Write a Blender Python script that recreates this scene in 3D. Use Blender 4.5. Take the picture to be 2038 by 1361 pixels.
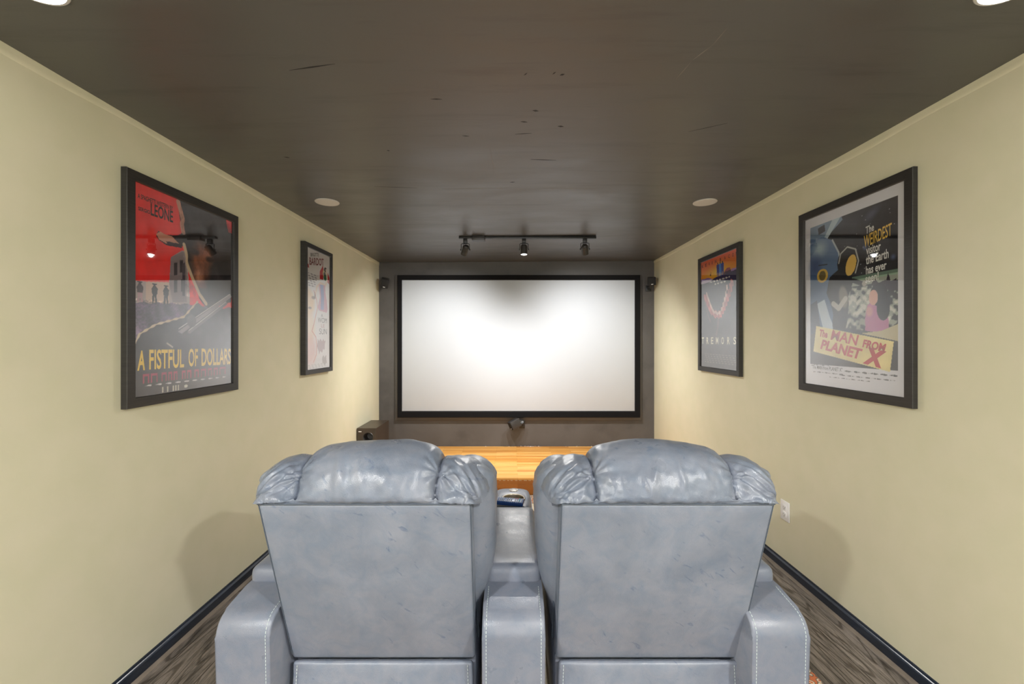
import bpy, bmesh, math, random
import numpy as np
from mathutils import Matrix, Vector

# ------------------------------------------------------------------ clear
for o in list(bpy.data.objects):
    bpy.data.objects.remove(o, do_unlink=True)
SC = bpy.context.scene
COL = SC.collection
PI = math.pi
random.seed(4)

# ------------------------------------------------------------------ camera, world, exposure
CAMZ = 1.435
cam_d = bpy.data.cameras.new('camera')
cam = bpy.data.objects.new('camera', cam_d)
COL.objects.link(cam)
cam.location = (0, 0, CAMZ)
cam.rotation_euler = (PI/2, 0, 0)
cam_d.sensor_width = 36.0
cam_d.lens = 36.0*850/2038
cam_d.shift_x = -0.0002
cam_d.shift_y = -0.0017
cam_d.clip_start = 0.02
SC.camera = cam

W = bpy.data.worlds.new('world')
SC.world = W
W.use_nodes = True
W.node_tree.nodes['Background'].inputs[0].default_value = (1.0, 0.985, 0.97, 1)
W.node_tree.nodes['Background'].inputs[1].default_value = 1.1

SC.view_settings.view_transform = 'Standard'
SC.view_settings.look = 'None'
SC.view_settings.exposure = 1.85
SC.view_settings.gamma = 1.0
SC.view_settings.use_curve_mapping = False

CAN_POWER_NEAR = 4.0     # radiance of the lit ceiling discs
CAN_POWER_REAR = 500.0
TRACK_W = 24.0            # watts of each track spot

# room numbers
XL, XR, YF, YB = -1.600, 1.705, 5.130, -2.60
ZCL, ZCR = 2.368, 2.388   # ceiling height at left and right wall
def zceil(x): return ZCL + (ZCR-ZCL)*(x-XL)/(XR-XL)

# ------------------------------------------------------------------ helpers
def lin(c):
    return tuple(((v/255.0)/12.92 if v/255.0 <= 0.04045 else ((v/255.0+0.055)/1.055)**2.4) for v in c)

def tag(o, label=None, cat=None, group=None, kind=None):
    if label: o['label'] = label
    if cat: o['category'] = cat
    if group: o['group'] = group
    if kind: o['kind'] = kind
    return o

def root_loc(o):
    v = Vector((0, 0, 0))
    while o is not None:
        v = v + o.location
        o = o.parent
    return v

def thing(name, loc, label, cat, group=None):
    o = bpy.data.objects.new(name, None)
    COL.objects.link(o)
    o.location = loc
    o.empty_display_size = 0.1
    return tag(o, label, cat, group)

def obj(name, geo, mats, parent=None, smooth=35, doubles=False, fidx=None, ssplit=True):
    """geo=(verts, faces) in world space or a bmesh; ONE mesh object"""
    me = bpy.data.meshes.new(name)
    if isinstance(geo, bmesh.types.BMesh):
        if doubles: bmesh.ops.remove_doubles(geo, verts=geo.verts, dist=1e-5)
        geo.to_mesh(me); geo.free()
    else:
        v, f = geo
        me.from_pydata([tuple(map(float, p)) for p in v], [], [tuple(int(i) for i in q) for q in f])
        bm = bmesh.new(); bm.from_mesh(me)
        if doubles: bmesh.ops.remove_doubles(bm, verts=bm.verts, dist=1e-5)
        bmesh.ops.recalc_face_normals(bm, faces=bm.faces)
        bm.to_mesh(me); bm.free()
    if not isinstance(mats, (list, tuple)): mats = [mats]
    for m in mats: me.materials.append(m)
    if fidx is not None:
        for p, i in zip(me.polygons, fidx): p.material_index = i
    o = bpy.data.objects.new(name, me)
    COL.objects.link(o)
    base = root_loc(parent) if parent is not None else Vector((0, 0, 0))
    if parent is not None:
        o.parent = parent
        me.transform(Matrix.Translation(-base))
    if smooth:
        me.shade_smooth()
        try: me.set_sharp_from_angle(angle=math.radians(smooth))
        except Exception: pass
    return o

def join(*geos):
    V, F = [], []
    for v, f in geos:
        n = len(V)
        V += [tuple(p) for p in v]
        F += [tuple(i+n for i in q) for q in f]
    return V, F

def box(x0, x1, y0, y1, z0, z1):
    v = [(x0,y0,z0),(x1,y0,z0),(x1,y1,z0),(x0,y1,z0),(x0,y0,z1),(x1,y0,z1),(x1,y1,z1),(x0,y1,z1)]
    f = [(0,3,2,1),(4,5,6,7),(0,1,5,4),(1,2,6,5),(2,3,7,6),(3,0,4,7)]
    return v, f

def bbox_(x0, x1, y0, y1, z0, z1, r=0.004, seg=2):
    bm = bmesh.new()
    v, f = box(x0, x1, y0, y1, z0, z1)
    vs = [bm.verts.new(p) for p in v]
    for q in f: bm.faces.new([vs[i] for i in q])
    bmesh.ops.bevel(bm, geom=list(bm.edges), offset=r, segments=seg, affect='EDGES', profile=0.5)
    bm.verts.ensure_lookup_table()
    V = [tuple(p.co) for p in bm.verts]
    idx = {p: i for i, p in enumerate(bm.verts)}
    F = [tuple(idx[p] for p in q.verts) for q in bm.faces]
    bm.free()
    return V, F

def xf(geo, M):
    v, f = geo
    return [tuple(M @ Vector(p)) for p in v], f

def deform(geo, fn):
    v, f = geo
    return [fn(*p) for p in v], f

def axis_coords(h, r, k=4, m=8):
    a = [r*(1-math.cos(PI/2*i/k)) for i in range(k)]
    lo = [-h+t for t in a]
    mid = list(np.linspace(-(h-r), h-r, m+1))
    hi = [h-t for t in reversed(a)]
    return lo + mid + hi

def rbox(cx, cy, cz, hx, hy, hz, r, puff=(0, 0, 0), m=(8, 8, 8), k=4):
    """rounded, puffed cushion"""
    ax = [axis_coords(h, r, k, mm) for h, mm in zip((hx, hy, hz), m)]
    H = (hx, hy, hz)
    V, F = [], []
    for a in range(3):
        b, c = (a+1) % 3, (a+2) % 3
        for s in (-1, 1):
            n0 = len(V)
            B, C = ax[b], ax[c]
            for i, pb in enumerate(B):
                for j, pc in enumerate(C):
                    p = [0, 0, 0]
                    p[a] = s*H[a]; p[b] = pb; p[c] = pc
                    q = [max(-(H[t]-r), min(H[t]-r, p[t])) for t in range(3)]
                    d = [p[t]-q[t] for t in range(3)]
                    L = math.sqrt(sum(t*t for t in d)) or 1
                    p = [q[t]+d[t]/L*r for t in range(3)]
                    nn = [p[t]/H[t] for t in range(3)]
                    for t in range(3):
                        t1, t2 = (t+1) % 3, (t+2) % 3
                        p[t] += nn[t]*puff[t]*max(0, 1-nn[t1]**2)*max(0, 1-nn[t2]**2)
                    V.append((cx+p[0], cy+p[1], cz+p[2]))
            nb, nc = len(B), len(C)
            for i in range(nb-1):
                for j in range(nc-1):
                    q = (n0+i*nc+j, n0+(i+1)*nc+j, n0+(i+1)*nc+j+1, n0+i*nc+j+1)
                    F.append(q if s > 0 else q[::-1])
    return V, F

def lathe(prof, n=32, M=None, cap=False):
    """prof list of (r,z) revolved round z"""
    V, F = [], []
    for r, z in prof:
        for i in range(n):
            a = 2*PI*i/n
            V.append((r*math.cos(a), r*math.sin(a), z))
    for k in range(len(prof)-1):
        for i in range(n):
            j = (i+1) % n
            F.append((k*n+i, k*n+j, (k+1)*n+j, (k+1)*n+i))
    if cap:
        F.append(tuple(range(n))[::-1]); F.append(tuple((len(prof)-1)*n+i for i in range(n)))
    g = (V, F)
    return xf(g, M) if M is not None else g

def tube(pts, r, n=8):
    pts = [Vector(p) for p in pts]
    V, F = [], []
    prev = None
    for i, p in enumerate(pts):
        t = (pts[min(i+1, len(pts)-1)]-pts[max(i-1, 0)]).normalized()
        if prev is None:
            a = Vector((0, 0, 1)) if abs(t.z) < 0.9 else Vector((1, 0, 0))
            u = t.cross(a).normalized()
        else:
            u = (prev - t*prev.dot(t)).normalized()
        prev = u
        w = t.cross(u)
        for k in range(n):
            a = 2*PI*k/n
            V.append(tuple(p + u*math.cos(a)*r + w*math.sin(a)*r))
    for i in range(len(pts)-1):
        for k in range(n):
            j = (k+1) % n
            F.append((i*n+k, i*n+j, (i+1)*n+j, (i+1)*n+k))
    F.append(tuple(range(n))[::-1])
    F.append(tuple((len(pts)-1)*n+k for k in range(n)))
    return V, F

def catmull(P, n):
    P = np.array(P, float)
    Q = np.vstack([2*P[0]-P[1], P, 2*P[-1]-P[-2]])
    seg = len(P)-1
    out = []
    for i in range(n):
        t = i/(n-1)*seg
        k = min(int(t), seg-1); t -= k
        p0, p1, p2, p3 = Q[k], Q[k+1], Q[k+2], Q[k+3]
        out.append(0.5*((2*p1)+(-p0+p2)*t+(2*p0-5*p1+4*p2-p3)*t*t+(-p0+3*p1-3*p2+p3)*t**3))
    return np.array(out)

def sheet(P):
    """grid array (a,b,3) -> geometry"""
    a, b = P.shape[:2]
    F = [(i*b+j, (i+1)*b+j, (i+1)*b+j+1, i*b+j+1) for i in range(a-1) for j in range(b-1)]
    return [tuple(p) for p in P.reshape(-1, 3)], F

def extrude_profile(prof, x0, x1, bev=0.012, seg=3):
    """closed (y,z) outline extruded along x, cap edges rounded"""
    bm = bmesh.new()
    A = [bm.verts.new((x0, y, z)) for y, z in prof]
    B = [bm.verts.new((x1, y, z)) for y, z in prof]
    n = len(prof)
    fa = bm.faces.new(A); fb = bm.faces.new(B[::-1])
    for i in range(n):
        j = (i+1) % n
        bm.faces.new((A[i], B[i], B[j], A[j]))
    ed = list(fa.edges)+list(fb.edges)
    bmesh.ops.bevel(bm, geom=ed, offset=bev, segments=seg, affect='EDGES', profile=0.5, clamp_overlap=True)
    bmesh.ops.recalc_face_normals(bm, faces=bm.faces)
    return bm

def dashes(path, pitch=0.0105, length=0.0068, r=0.0011):
    """row of little stitches along a polyline"""
    path = [Vector(p) for p in path]
    L = [0]
    for a, b in zip(path, path[1:]): L.append(L[-1]+(b-a).length)
    def at(s):
        for i in range(len(path)-1):
            if s <= L[i+1]:
                return path[i].lerp(path[i+1], (s-L[i])/max(1e-9, L[i+1]-L[i]))
        return path[-1]
    G = []
    s = 0
    while s+length < L[-1]:
        G.append(tube([at(s), at(s+length/2), at(s+length)], r, 5))
        s += pitch
    return join(*G)

# ------------------------------------------------------------------ materials
def newmat(name):
    m = bpy.data.materials.new(name)
    m.use_nodes = True
    nt = m.node_tree
    return m, nt, nt.nodes['Principled BSDF']

def N(nt, typ, **kw):
    n = nt.nodes.new(typ)
    for k, v in kw.items():
        if k in n.inputs: n.inputs[k].default_value = v
        else: setattr(n, k, v)
    return n

def texco(nt, scale=(1, 1, 1), rot=(0, 0, 0), loc=(0, 0, 0)):
    tc = N(nt, 'ShaderNodeTexCoord')
    mp = N(nt, 'ShaderNodeMapping')
    mp.inputs['Scale'].default_value = scale
    mp.inputs['Rotation'].default_value = rot
    mp.inputs['Location'].default_value = loc
    nt.links.new(tc.outputs['Object'], mp.inputs[0])
    return mp.outputs[0]

def ramp(nt, fac, stops):
    r = N(nt, 'ShaderNodeValToRGB')
    while len(r.color_ramp.elements) < len(stops): r.color_ramp.elements.new(0.5)
    for e, (p, c) in zip(r.color_ramp.elements, stops):
        e.position = p
        e.color = (*c, 1) if len(c) == 3 else c
    nt.links.new(fac, r.inputs[0])
    return r.outputs[0]

def noise(nt, vec, scale, detail=4, rough=0.5, dist=0):
    n = N(nt, 'ShaderNodeTexNoise')
    n.inputs['Scale'].default_value = scale
    n.inputs['Detail'].default_value = detail
    n.inputs['Roughness'].default_value = rough
    n.inputs['Distortion'].default_value = dist
    nt.links.new(vec, n.inputs['Vector'])
    return n.outputs[0]

def mix(nt, a, b, fac, mode='MIX'):
    m = N(nt, 'ShaderNodeMix', data_type='RGBA', blend_type=mode)
    for s, v in ((6, a), (7, b)):
        if hasattr(v, 'links'): nt.links.new(v, m.inputs[s])
        else: m.inputs[s].default_value = (*v, 1)
    if hasattr(fac, 'links'): nt.links.new(fac, m.inputs[0])
    else: m.inputs[0].default_value = fac
    return m.outputs[2]

def bump(nt, bsdf, h, strength, dist=0.01):
    b = N(nt, 'ShaderNodeBump')
    b.inputs['Strength'].default_value = strength
    b.inputs['Distance'].default_value = dist
    nt.links.new(h, b.inputs['Height'])
    nt.links.new(b.outputs[0], bsdf.inputs['Normal'])
    return b

def simple(name, col, rough=0.5, metal=0.0, spec=0.5, nscale=0, namt=0.0, emis=None, estr=0):
    m, nt, b = newmat(name)
    b.inputs['Roughness'].default_value = rough
    b.inputs['Metallic'].default_value = metal
    b.inputs['Specular IOR Level'].default_value = spec
    if nscale:
        v = texco(nt)
        n = noise(nt, v, nscale, 3)
        c = ramp(nt, n, [(0.3, tuple(t*(1-namt) for t in col)), (0.7, tuple(min(1, t*(1+namt)) for t in col))])
        nt.links.new(c, b.inputs['Base Color'])
    else:
        b.inputs['Base Color'].default_value = (*col, 1)
    if emis:
        b.inputs['Emission Color'].default_value = (*emis, 1)
        b.inputs['Emission Strength'].default_value = estr
    return m

def mat_wall():
    m, nt, b = newmat('cream_wall_paint')
    v = texco(nt)
    n = noise(nt, v, 1.3, 4)
    c = ramp(nt, n, [(0.3, (0.675, 0.645, 0.480)), (0.7, (0.715, 0.685, 0.510))])
    n3 = noise(nt, v, 7, 4)
    c = mix(nt, c, ramp(nt, n3, [(0.35, (0.965, 0.97, 0.955)), (0.65, (1, 0.99, 1))]), 1.0, 'MULTIPLY')
    nt.links.new(c, b.inputs['Base Color'])
    b.inputs['Roughness'].default_value = 0.55
    b.inputs['Specular IOR Level'].default_value = 0.3
    n2 = noise(nt, v, 180, 2)
    bump(nt, b, n2, 0.06, 0.002)
    return m

def mat_dark(name, c0, c1, rough0, rough1, streak=True):
    m, nt, b = newmat(name)
    v = texco(nt, (0.8, 2.4, 1))
    n = noise(nt, v, 2.2, 6, 0.6, 0.4)
    c = ramp(nt, n, [(0.35, c0), (0.65, c1)])
    v2 = texco(nt, (1.0, 9.0, 1), loc=(3, 1, 0))
    n2 = noise(nt, v2, 1.6, 5, 0.65)
    c = mix(nt, c, ramp(nt, n2, [(0.30, (0.72, 0.72, 0.74)), (0.46, (1, 1, 1))]), 1.0, 'MULTIPLY')
    nt.links.new(c, b.inputs['Base Color'])
    nt.links.new(ramp(nt, n, [(0.35, (rough0,)*3), (0.65, (rough1,)*3)]), b.inputs['Roughness'])
    b.inputs['Specular IOR Level'].default_value = 1.0 if rough0 < 0.4 else 0.5
    v3 = texco(nt)
    n3 = noise(nt, v3, 90, 3)
    bump(nt, b, n3, 0.08, 0.002)
    return m

def mat_leather(name, a, b_, dark, rough=0.36):
    m, nt, b = newmat(name)
    v = texco(nt)
    n = noise(nt, v, 5.0, 5, 0.6, 0.6)
    c = ramp(nt, n, [(0.32, a), (0.68, b_)])
    # fine darker veins of the printed hide
    n1b = noise(nt, v, 17.0, 4, 0.6, 0.8)
    c = mix(nt, c, ramp(nt, n1b, [(0.33, (0.88, 0.93, 0.97)), (0.6, (1.05, 1.03, 1.02))]), 1.0, 'MULTIPLY')
    v1 = texco(nt, rot=(0, -0.75, 0))
    mp2 = N(nt, 'ShaderNodeMapping'); mp2.inputs['Scale'].default_value = (0.45, 1.0, 1.4)
    nt.links.new(v1, mp2.inputs[0]); v2 = mp2.outputs[0]
    n2 = noise(nt, v2, 34.0, 3, 0.55, 0.9)
    vein = ramp(nt, n2, [(0.29, dark), (0.37, (1, 1, 1))])
    nm = noise(nt, v, 6.0, 2)
    vm = ramp(nt, nm, [(0.42, (0, 0, 0)), (0.58, (1, 1, 1))])
    c = mix(nt, c, mix(nt, c, vein, 1.0, 'MULTIPLY'), vm)
    nt.links.new(c, b.inputs['Base Color'])
    nr = noise(nt, v, 14, 3)
    nt.links.new(ramp(nt, nr, [(0.3, (rough-0.06,)*3), (0.7, (rough+0.08,)*3)]), b.inputs['Roughness'])
    b.inputs['Specular IOR Level'].default_value = 0.5
    vo = N(nt, 'ShaderNodeTexVoronoi')
    vo.inputs['Scale'].default_value = 420
    nt.links.new(v, vo.inputs['Vector'])
    n5 = noise(nt, v, 26, 4, 0.6)
    mm = N(nt, 'ShaderNodeMath', operation='MULTIPLY_ADD')
    mm.inputs[1].default_value = 4.0
    nt.links.new(n5, mm.inputs[0]); nt.links.new(vo.outputs['Distance'], mm.inputs[2])
    bump(nt, b, mm.outputs[0], 0.16, 0.0022)
    return m

def mat_planks(name, cols, scale_xy, plank=(0.18, 1.2), along='y', rough=0.45, grain=30, contrast=0.6, mortar=0.0015, bmp=0.15, rings=False):
    """planks along an axis; brick texture for boards, stretched noise for grain"""
    m, nt, b = newmat(name)
    rot = (0, 0, PI/2) if along == 'y' else (0, 0, 0)
    v = texco(nt, rot=rot)
    br = N(nt, 'ShaderNodeTexBrick')
    br.inputs['Scale'].default_value = 1.0
    br.inputs['Brick Width'].default_value = plank[1]
    br.inputs['Row Height'].default_value = plank[0]
    br.inputs['Mortar Size'].default_value = mortar
    br.inputs['Color1'].default_value = (0, 0, 0, 1)
    br.inputs['Color2'].default_value = (1, 1, 1, 1)
    br.inputs['Mortar'].default_value = (0.5, 0.5, 0.5, 1)
    br.offset = 0.37
    nt.links.new(v, br.inputs['Vector'])
    c = ramp(nt, br.outputs['Color'], [(0.0, cols[0]), (0.5, cols[1]), (1.0, cols[2])])
    g = scale_xy
    v2 = texco(nt, g)
    # offset grain per board
    ad = N(nt, 'ShaderNodeVectorMath', operation='ADD')
    sc = N(nt, 'ShaderNodeVectorMath', operation='SCALE')
    sc.inputs['Scale'].default_value = 7.0
    nt.links.new(br.outputs['Color'], sc.inputs[0])
    nt.links.new(v2, ad.inputs[0]); nt.links.new(sc.outputs[0], ad.inputs[1])
    n = noise(nt, ad.outputs[0], grain, 6, 0.65, 0.8)
    lo = 1-contrast
    c = mix(nt, c, ramp(nt, n, [(0.32, (lo, lo, lo)), (0.5, (1, 1, 1)), (0.72, (1+contrast*0.3,)*3)]), 1.0, 'MULTIPLY')
    if rings:   # cathedral growth rings and fine dark pores
        lowv = noise(nt, ad.outputs[0], 0.9, 2, 0.4, 0.3)
        mu = N(nt, 'ShaderNodeMath', operation='MULTIPLY'); mu.inputs[1].default_value = 95.0
        sn = N(nt, 'ShaderNodeMath', operation='SINE')
        nt.links.new(lowv, mu.inputs[0]); nt.links.new(mu.outputs[0], sn.inputs[0])
        c = mix(nt, c, ramp(nt, sn.outputs[0], [(0.0, (1, 1, 1)), (0.6, (0.96, 0.96, 0.96)), (0.95, (0.40, 0.37, 0.34))]), 0.9, 'MULTIPLY')
        v3 = texco(nt, (60.0, 2.6, 1)); fn = noise(nt, v3, 3.2, 6, 0.75, 0.5)
        c = mix(nt, c, ramp(nt, fn, [(0.36, (0.28, 0.26, 0.24)), (0.50, (1, 1, 1)), (0.66, (1.4, 1.38, 1.34))]), 0.95, 'MULTIPLY')
    mo = ramp(nt, br.outputs['Fac'], [(0.0, (1, 1, 1)), (1.0, (0.25, 0.22, 0.2))])
    c = mix(nt, c, mo, 1.0, 'MULTIPLY')
    nt.links.new(c, b.inputs['Base Color'])
    b.inputs['Roughness'].default_value = rough
    bump(nt, b, n, bmp, 0.002)
    return m

def mat_attr(name):
    m, nt, b = newmat(name)
    a = N(nt, 'ShaderNodeAttribute', attribute_name='print')
    nt.links.new(a.outputs['Color'], b.inputs['Base Color'])
    b.inputs['Roughness'].default_value = 0.6
    b.inputs['Specular IOR Level'].default_value = 0.2
    return m

def mat_glass():
    m = bpy.data.materials.new('poster_glazing')
    m.use_nodes = True
    nt = m.node_tree
    nt.nodes.remove(nt.nodes['Principled BSDF'])
    out = nt.nodes['Material Output']
    lw = N(nt, 'ShaderNodeLayerWeight'); lw.inputs['Blend'].default_value = 0.5
    pw = N(nt, 'ShaderNodeMath', operation='POWER'); pw.inputs[1].default_value = 2.6
    fr = N(nt, 'ShaderNodeMath', operation='MULTIPLY_ADD'); fr.inputs[1].default_value = 3.1; fr.inputs[2].default_value = 0.04; fr.use_clamp = True
    nt.links.new(lw.outputs['Facing'], pw.inputs[0]); nt.links.new(pw.outputs[0], fr.inputs[0])
    tr = N(nt, 'ShaderNodeBsdfTransparent')
    gl = N(nt, 'ShaderNodeBsdfGlossy'); gl.inputs['Roughness'].default_value = 0.012
    # a faint warp of the acrylic sheet
    v = texco(nt); n = noise(nt, v, 2.0, 2)
    bp = N(nt, 'ShaderNodeBump'); bp.inputs['Strength'].default_value = 0.02; bp.inputs['Distance'].default_value = 0.01
    nt.links.new(n, bp.inputs['Height']); nt.links.new(bp.outputs[0], gl.inputs['Normal'])
    mx = N(nt, 'ShaderNodeMixShader')
    # both faces of the sheet and the print's varnish reflect
    mn = N(nt, 'ShaderNodeMath', operation='MINIMUM'); mn.inputs[1].default_value = 0.42
    nt.links.new(fr.outputs[0], mn.inputs[0]); nt.links.new(mn.outputs[0], mx.inputs[0]); nt.links.new(tr.outputs[0], mx.inputs[1]); nt.links.new(gl.outputs[0], mx.inputs[2])
    nt.links.new(mx.outputs[0], out.inputs[0])
    return m

def mat_rug():
    m, nt, b = newmat('patterned_rug_pile')
    v = texco(nt)
    vo = N(nt, 'ShaderNodeTexVoronoi'); vo.inputs['Scale'].default_value = 42
    nt.links.new(v, vo.inputs['Vector'])
    c = ramp(nt, vo.outputs['Distance'], [(0.15, (0.50, 0.12, 0.035)), (0.33, (0.72, 0.62, 0.45)), (0.5, (0.10, 0.08, 0.06)), (0.62, (0.5, 0.14, 0.05))])
    nt.links.new(c, b.inputs['Base Color'])
    b.inputs['Roughness'].default_value = 0.95
    n = noise(nt, v, 300, 2)
    bump(nt, b, n, 0.6, 0.004)
    return m

M_wall = mat_wall()
M_ceil = mat_dark('charcoal_ceiling_paint', (0.068, 0.066, 0.066), (0.084, 0.081, 0.081), 0.36, 0.48)
M_dark = mat_dark('charcoal_wall_paint', (0.076, 0.070, 0.067), (0.098, 0.091, 0.087), 0.45, 0.60)
M_scuff = simple('black_scuff', (0.012, 0.012, 0.014), 0.6)
M_scrape = simple('pale_scrape', (0.22, 0.20, 0.18), 0.6)
M_leather = mat_leather('slate_grey_leather', (0.165, 0.190, 0.240), (0.222, 0.246, 0.300), (0.60, 0.68, 0.80))
M_leather2 = mat_leather('grey_arm_leather', (0.172, 0.193, 0.244), (0.202, 0.222, 0.274), (0.90, 0.92, 0.95), 0.33)
M_head = mat_leather('shaded_headrest_leather', (0.124, 0.148, 0.196), (0.205, 0.228, 0.280), (0.66, 0.74, 0.85), 0.31)  # same leather, the dark ceiling's reflection put into a darker, bluer colour
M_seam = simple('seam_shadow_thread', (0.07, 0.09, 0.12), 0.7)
M_stitch = simple('pale_stitching', (0.60, 0.68, 0.67), 0.6)
M_floor = mat_planks('grey_brown_plank_floor', [(0.105, 0.086, 0.072), (0.155, 0.130, 0.110), (0.215, 0.185, 0.160)], (7.0, 0.9, 1), (0.19, 1.22), 'y', 0.42, 3.0, 0.75, 0.002, 0.3, rings=True)
M_stage = mat_planks('honey_strip_wood', [(0.58, 0.24, 0.045), (0.74, 0.36, 0.080), (0.86, 0.48, 0.15)], (0.6, 7.0, 1), (0.052, 0.62), 'x', 0.42, 4.0, 0.22, 0.0006, 0.03)
M_riser = mat_planks('amber_board', [(0.36, 0.125, 0.018), (0.42, 0.15, 0.024), (0.46, 0.18, 0.03)], (0.6, 1, 7.0), (5.0, 5.0), 'x', 0.4, 4.0, 0.3, 0.0, 0.05)
M_base = simple('navy_black_gloss_trim', (0.007, 0.014, 0.028), 0.22, nscale=6, namt=0.3)
M_shoe = simple('beige_floor_edging', (0.20, 0.165, 0.130), 0.5, nscale=8, namt=0.2)
M_black = simple('black_powder_coat', (0.012, 0.013, 0.014), 0.38)
M_velvet = simple('black_velvet', (0.006, 0.006, 0.007), 0.9, spec=0.2)
M_screen = simple('white_screen_vinyl', (0.52, 0.55, 0.595), 0.65, spec=0.2, nscale=3, namt=0.008)
M_chromeline = simple('dull_silver_edge', (0.35, 0.34, 0.34), 0.4, 0.6)
def mat_frame():
    m, nt, b = newmat('dark_stained_frame_wood')
    v = texco(nt, (1, 1.5, 30))
    n = noise(nt, v, 6, 5, 0.6)
    nt.links.new(ramp(nt, n, [(0.3, (0.016, 0.015, 0.014)), (0.7, (0.034, 0.031, 0.028))]), b.inputs['Base Color'])
    b.inputs['Roughness'].default_value = 0.42
    bump(nt, b, n, 0.1, 0.001)
    return m
M_frame = mat_frame()
M_glass = mat_glass()
M_print = mat_attr('poster_print')
M_disc = simple('white_plastic_disc', (0.62, 0.60, 0.58), 0.5)
M_lit = simple('lit_led_diffuser', (0.9, 0.9, 0.9), 0.5, emis=(1.0, 0.98, 0.95), estr=CAN_POWER_NEAR)
M_lit2 = simple('bright_led_diffuser', (0.9, 0.9, 0.9), 0.5, emis=(1.0, 0.98, 0.95), estr=CAN_POWER_REAR)
M_lens = simple('lit_spot_lens', (0.9, 0.9, 0.9), 0.3, emis=(1.0, 0.96, 0.9), estr=6.0)
M_white = simple('white_plastic', (0.80, 0.80, 0.80), 0.35)
M_slot = simple('socket_slot_dark', (0.02, 0.02, 0.02), 0.6)
M_sub = simple('brown_black_vinyl', (0.050, 0.036, 0.026), 0.35, nscale=5, namt=0.2)
M_metal = simple('brushed_steel', (0.55, 0.52, 0.48), 0.25, 0.95)
M_cup = simple('cup_steel', (0.30, 0.26, 0.20), 0.3, 0.9)
M_blue = simple('navy_blue_plastic', (0.018, 0.075, 0.30), 0.35)
M_bluetop = simple('blue_keypad_face', (0.05, 0.14, 0.42), 0.4)
M_key = simple('pale_rubber_key', (0.62, 0.66, 0.74), 0.5)
M_redkey = simple('red_rubber_key', (0.60, 0.08, 0.12), 0.5)
M_tealkey = simple('teal_rubber_key', (0.12, 0.50, 0.58), 0.5)
M_grille = simple('speaker_grille_cloth', (0.008, 0.008, 0.009), 0.8)
M_satin = simple('satin_grey_plastic', (0.035, 0.033, 0.033), 0.35)
M_rug = mat_rug()
M_cream = simple('cream_rug_pile', (0.66, 0.56, 0.40), 0.95, nscale=60, namt=0.12)

# ------------------------------------------------------------------ room shell
def struct(name, geo, mat, **kw):
    o = obj(name, geo, mat, None, **kw)
    o['kind'] = 'structure'
    return o

def prism_x(x0, x1, pts):  # pts (y,z) outline
    n = len(pts)
    V = [(x0, y, z) for y, z in pts]+[(x1, y, z) for y, z in pts]
    F = [tuple(range(n))[::-1], tuple(range(n, 2*n))]+[(i, (i+1) % n, n+(i+1) % n, n+i) for i in range(n)]
    return V, F

struct('floor', box(XL-0.1, XR+0.1, YB, YF+0.1, -0.10, 0.0), M_floor, smooth=0)
struct('wall_left', box(XL-0.10, XL, YB, YF+0.1, 0.0, ZCL), M_wall, smooth=0)
struct('wall_right', box(XR, XR+0.10, YB, YF+0.1, 0.0, ZCR), M_wall, smooth=0)
struct('wall_front', ([(XL,YF,0),(XR,YF,0),(XR,YF,ZCR),(XL,YF,ZCL),(XL,YF+0.1,0),(XR,YF+0.1,0),(XR,YF+0.1,ZCR),(XL,YF+0.1,ZCL)],
       [(0,1,2,3),(4,7,6,5),(0,4,5,1),(3,2,6,7),(0,3,7,4),(1,5,6,2)]), M_dark, smooth=0)
# unseen rear wall, its wide opening added to let world light fill the room
OX0, OX1, OZ = -1.15, 1.25, 2.10
struct('wall_back', join(box(XL, OX0, YB-0.1, YB, 0, ZCL), box(OX1, XR, YB-0.1, YB, 0, ZCR), box(OX0, OX1, YB-0.1, YB, OZ, ZCL)), M_wall, smooth=0)
# ceiling slab, slightly out of level like the photo
e = 0.1
struct('ceiling', ([(XL-e,YB,zceil(XL-e)),(XR+e,YB,zceil(XR+e)),(XR+e,YF+e,zceil(XR+e)),(XL-e,YF+e,zceil(XL-e)),
                    (XL-e,YB,2.52),(XR+e,YB,2.52),(XR+e,YF+e,2.52),(XL-e,YF+e,2.52)],
       [(0,1,2,3),(4,7,6,5),(0,4,5,1),(1,5,6,2),(2,6,7,3),(3,7,4,0)]), M_ceil, smooth=0)

# uneven line of wall compound right under the ceiling
def compound(side):
    X = XL if side < 0 else XR
    zc = ZCL if side < 0 else ZCR
    ys = np.linspace(YB, YF-0.001, 240)
    P = np.zeros((len(ys), 5, 3))
    for i, y in enumerate(ys):
        w = 0.034+0.005*math.sin(y*3.1+side)+0.003*math.sin(y*9.7)
        th = 0.0045+0.0012*math.sin(y*5.3+1)
        dz = 0.0022*math.sin(y*7.9+side*2)+0.0015*math.sin(y*17.0)
        for j, (o_, z_) in enumerate([(0, zc-w), (th, zc-w+0.006), (th*0.8, zc-w*0.5), (th*1.2, zc-0.004+dz), (th*1.2, zc)]):
            P[i, j] = (X-side*o_, y, z_)
    return sheet(P)
struct('trim_1', compound(-1), M_wall, smooth=60)
struct('trim_2', compound(1), M_wall, smooth=60)

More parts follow.
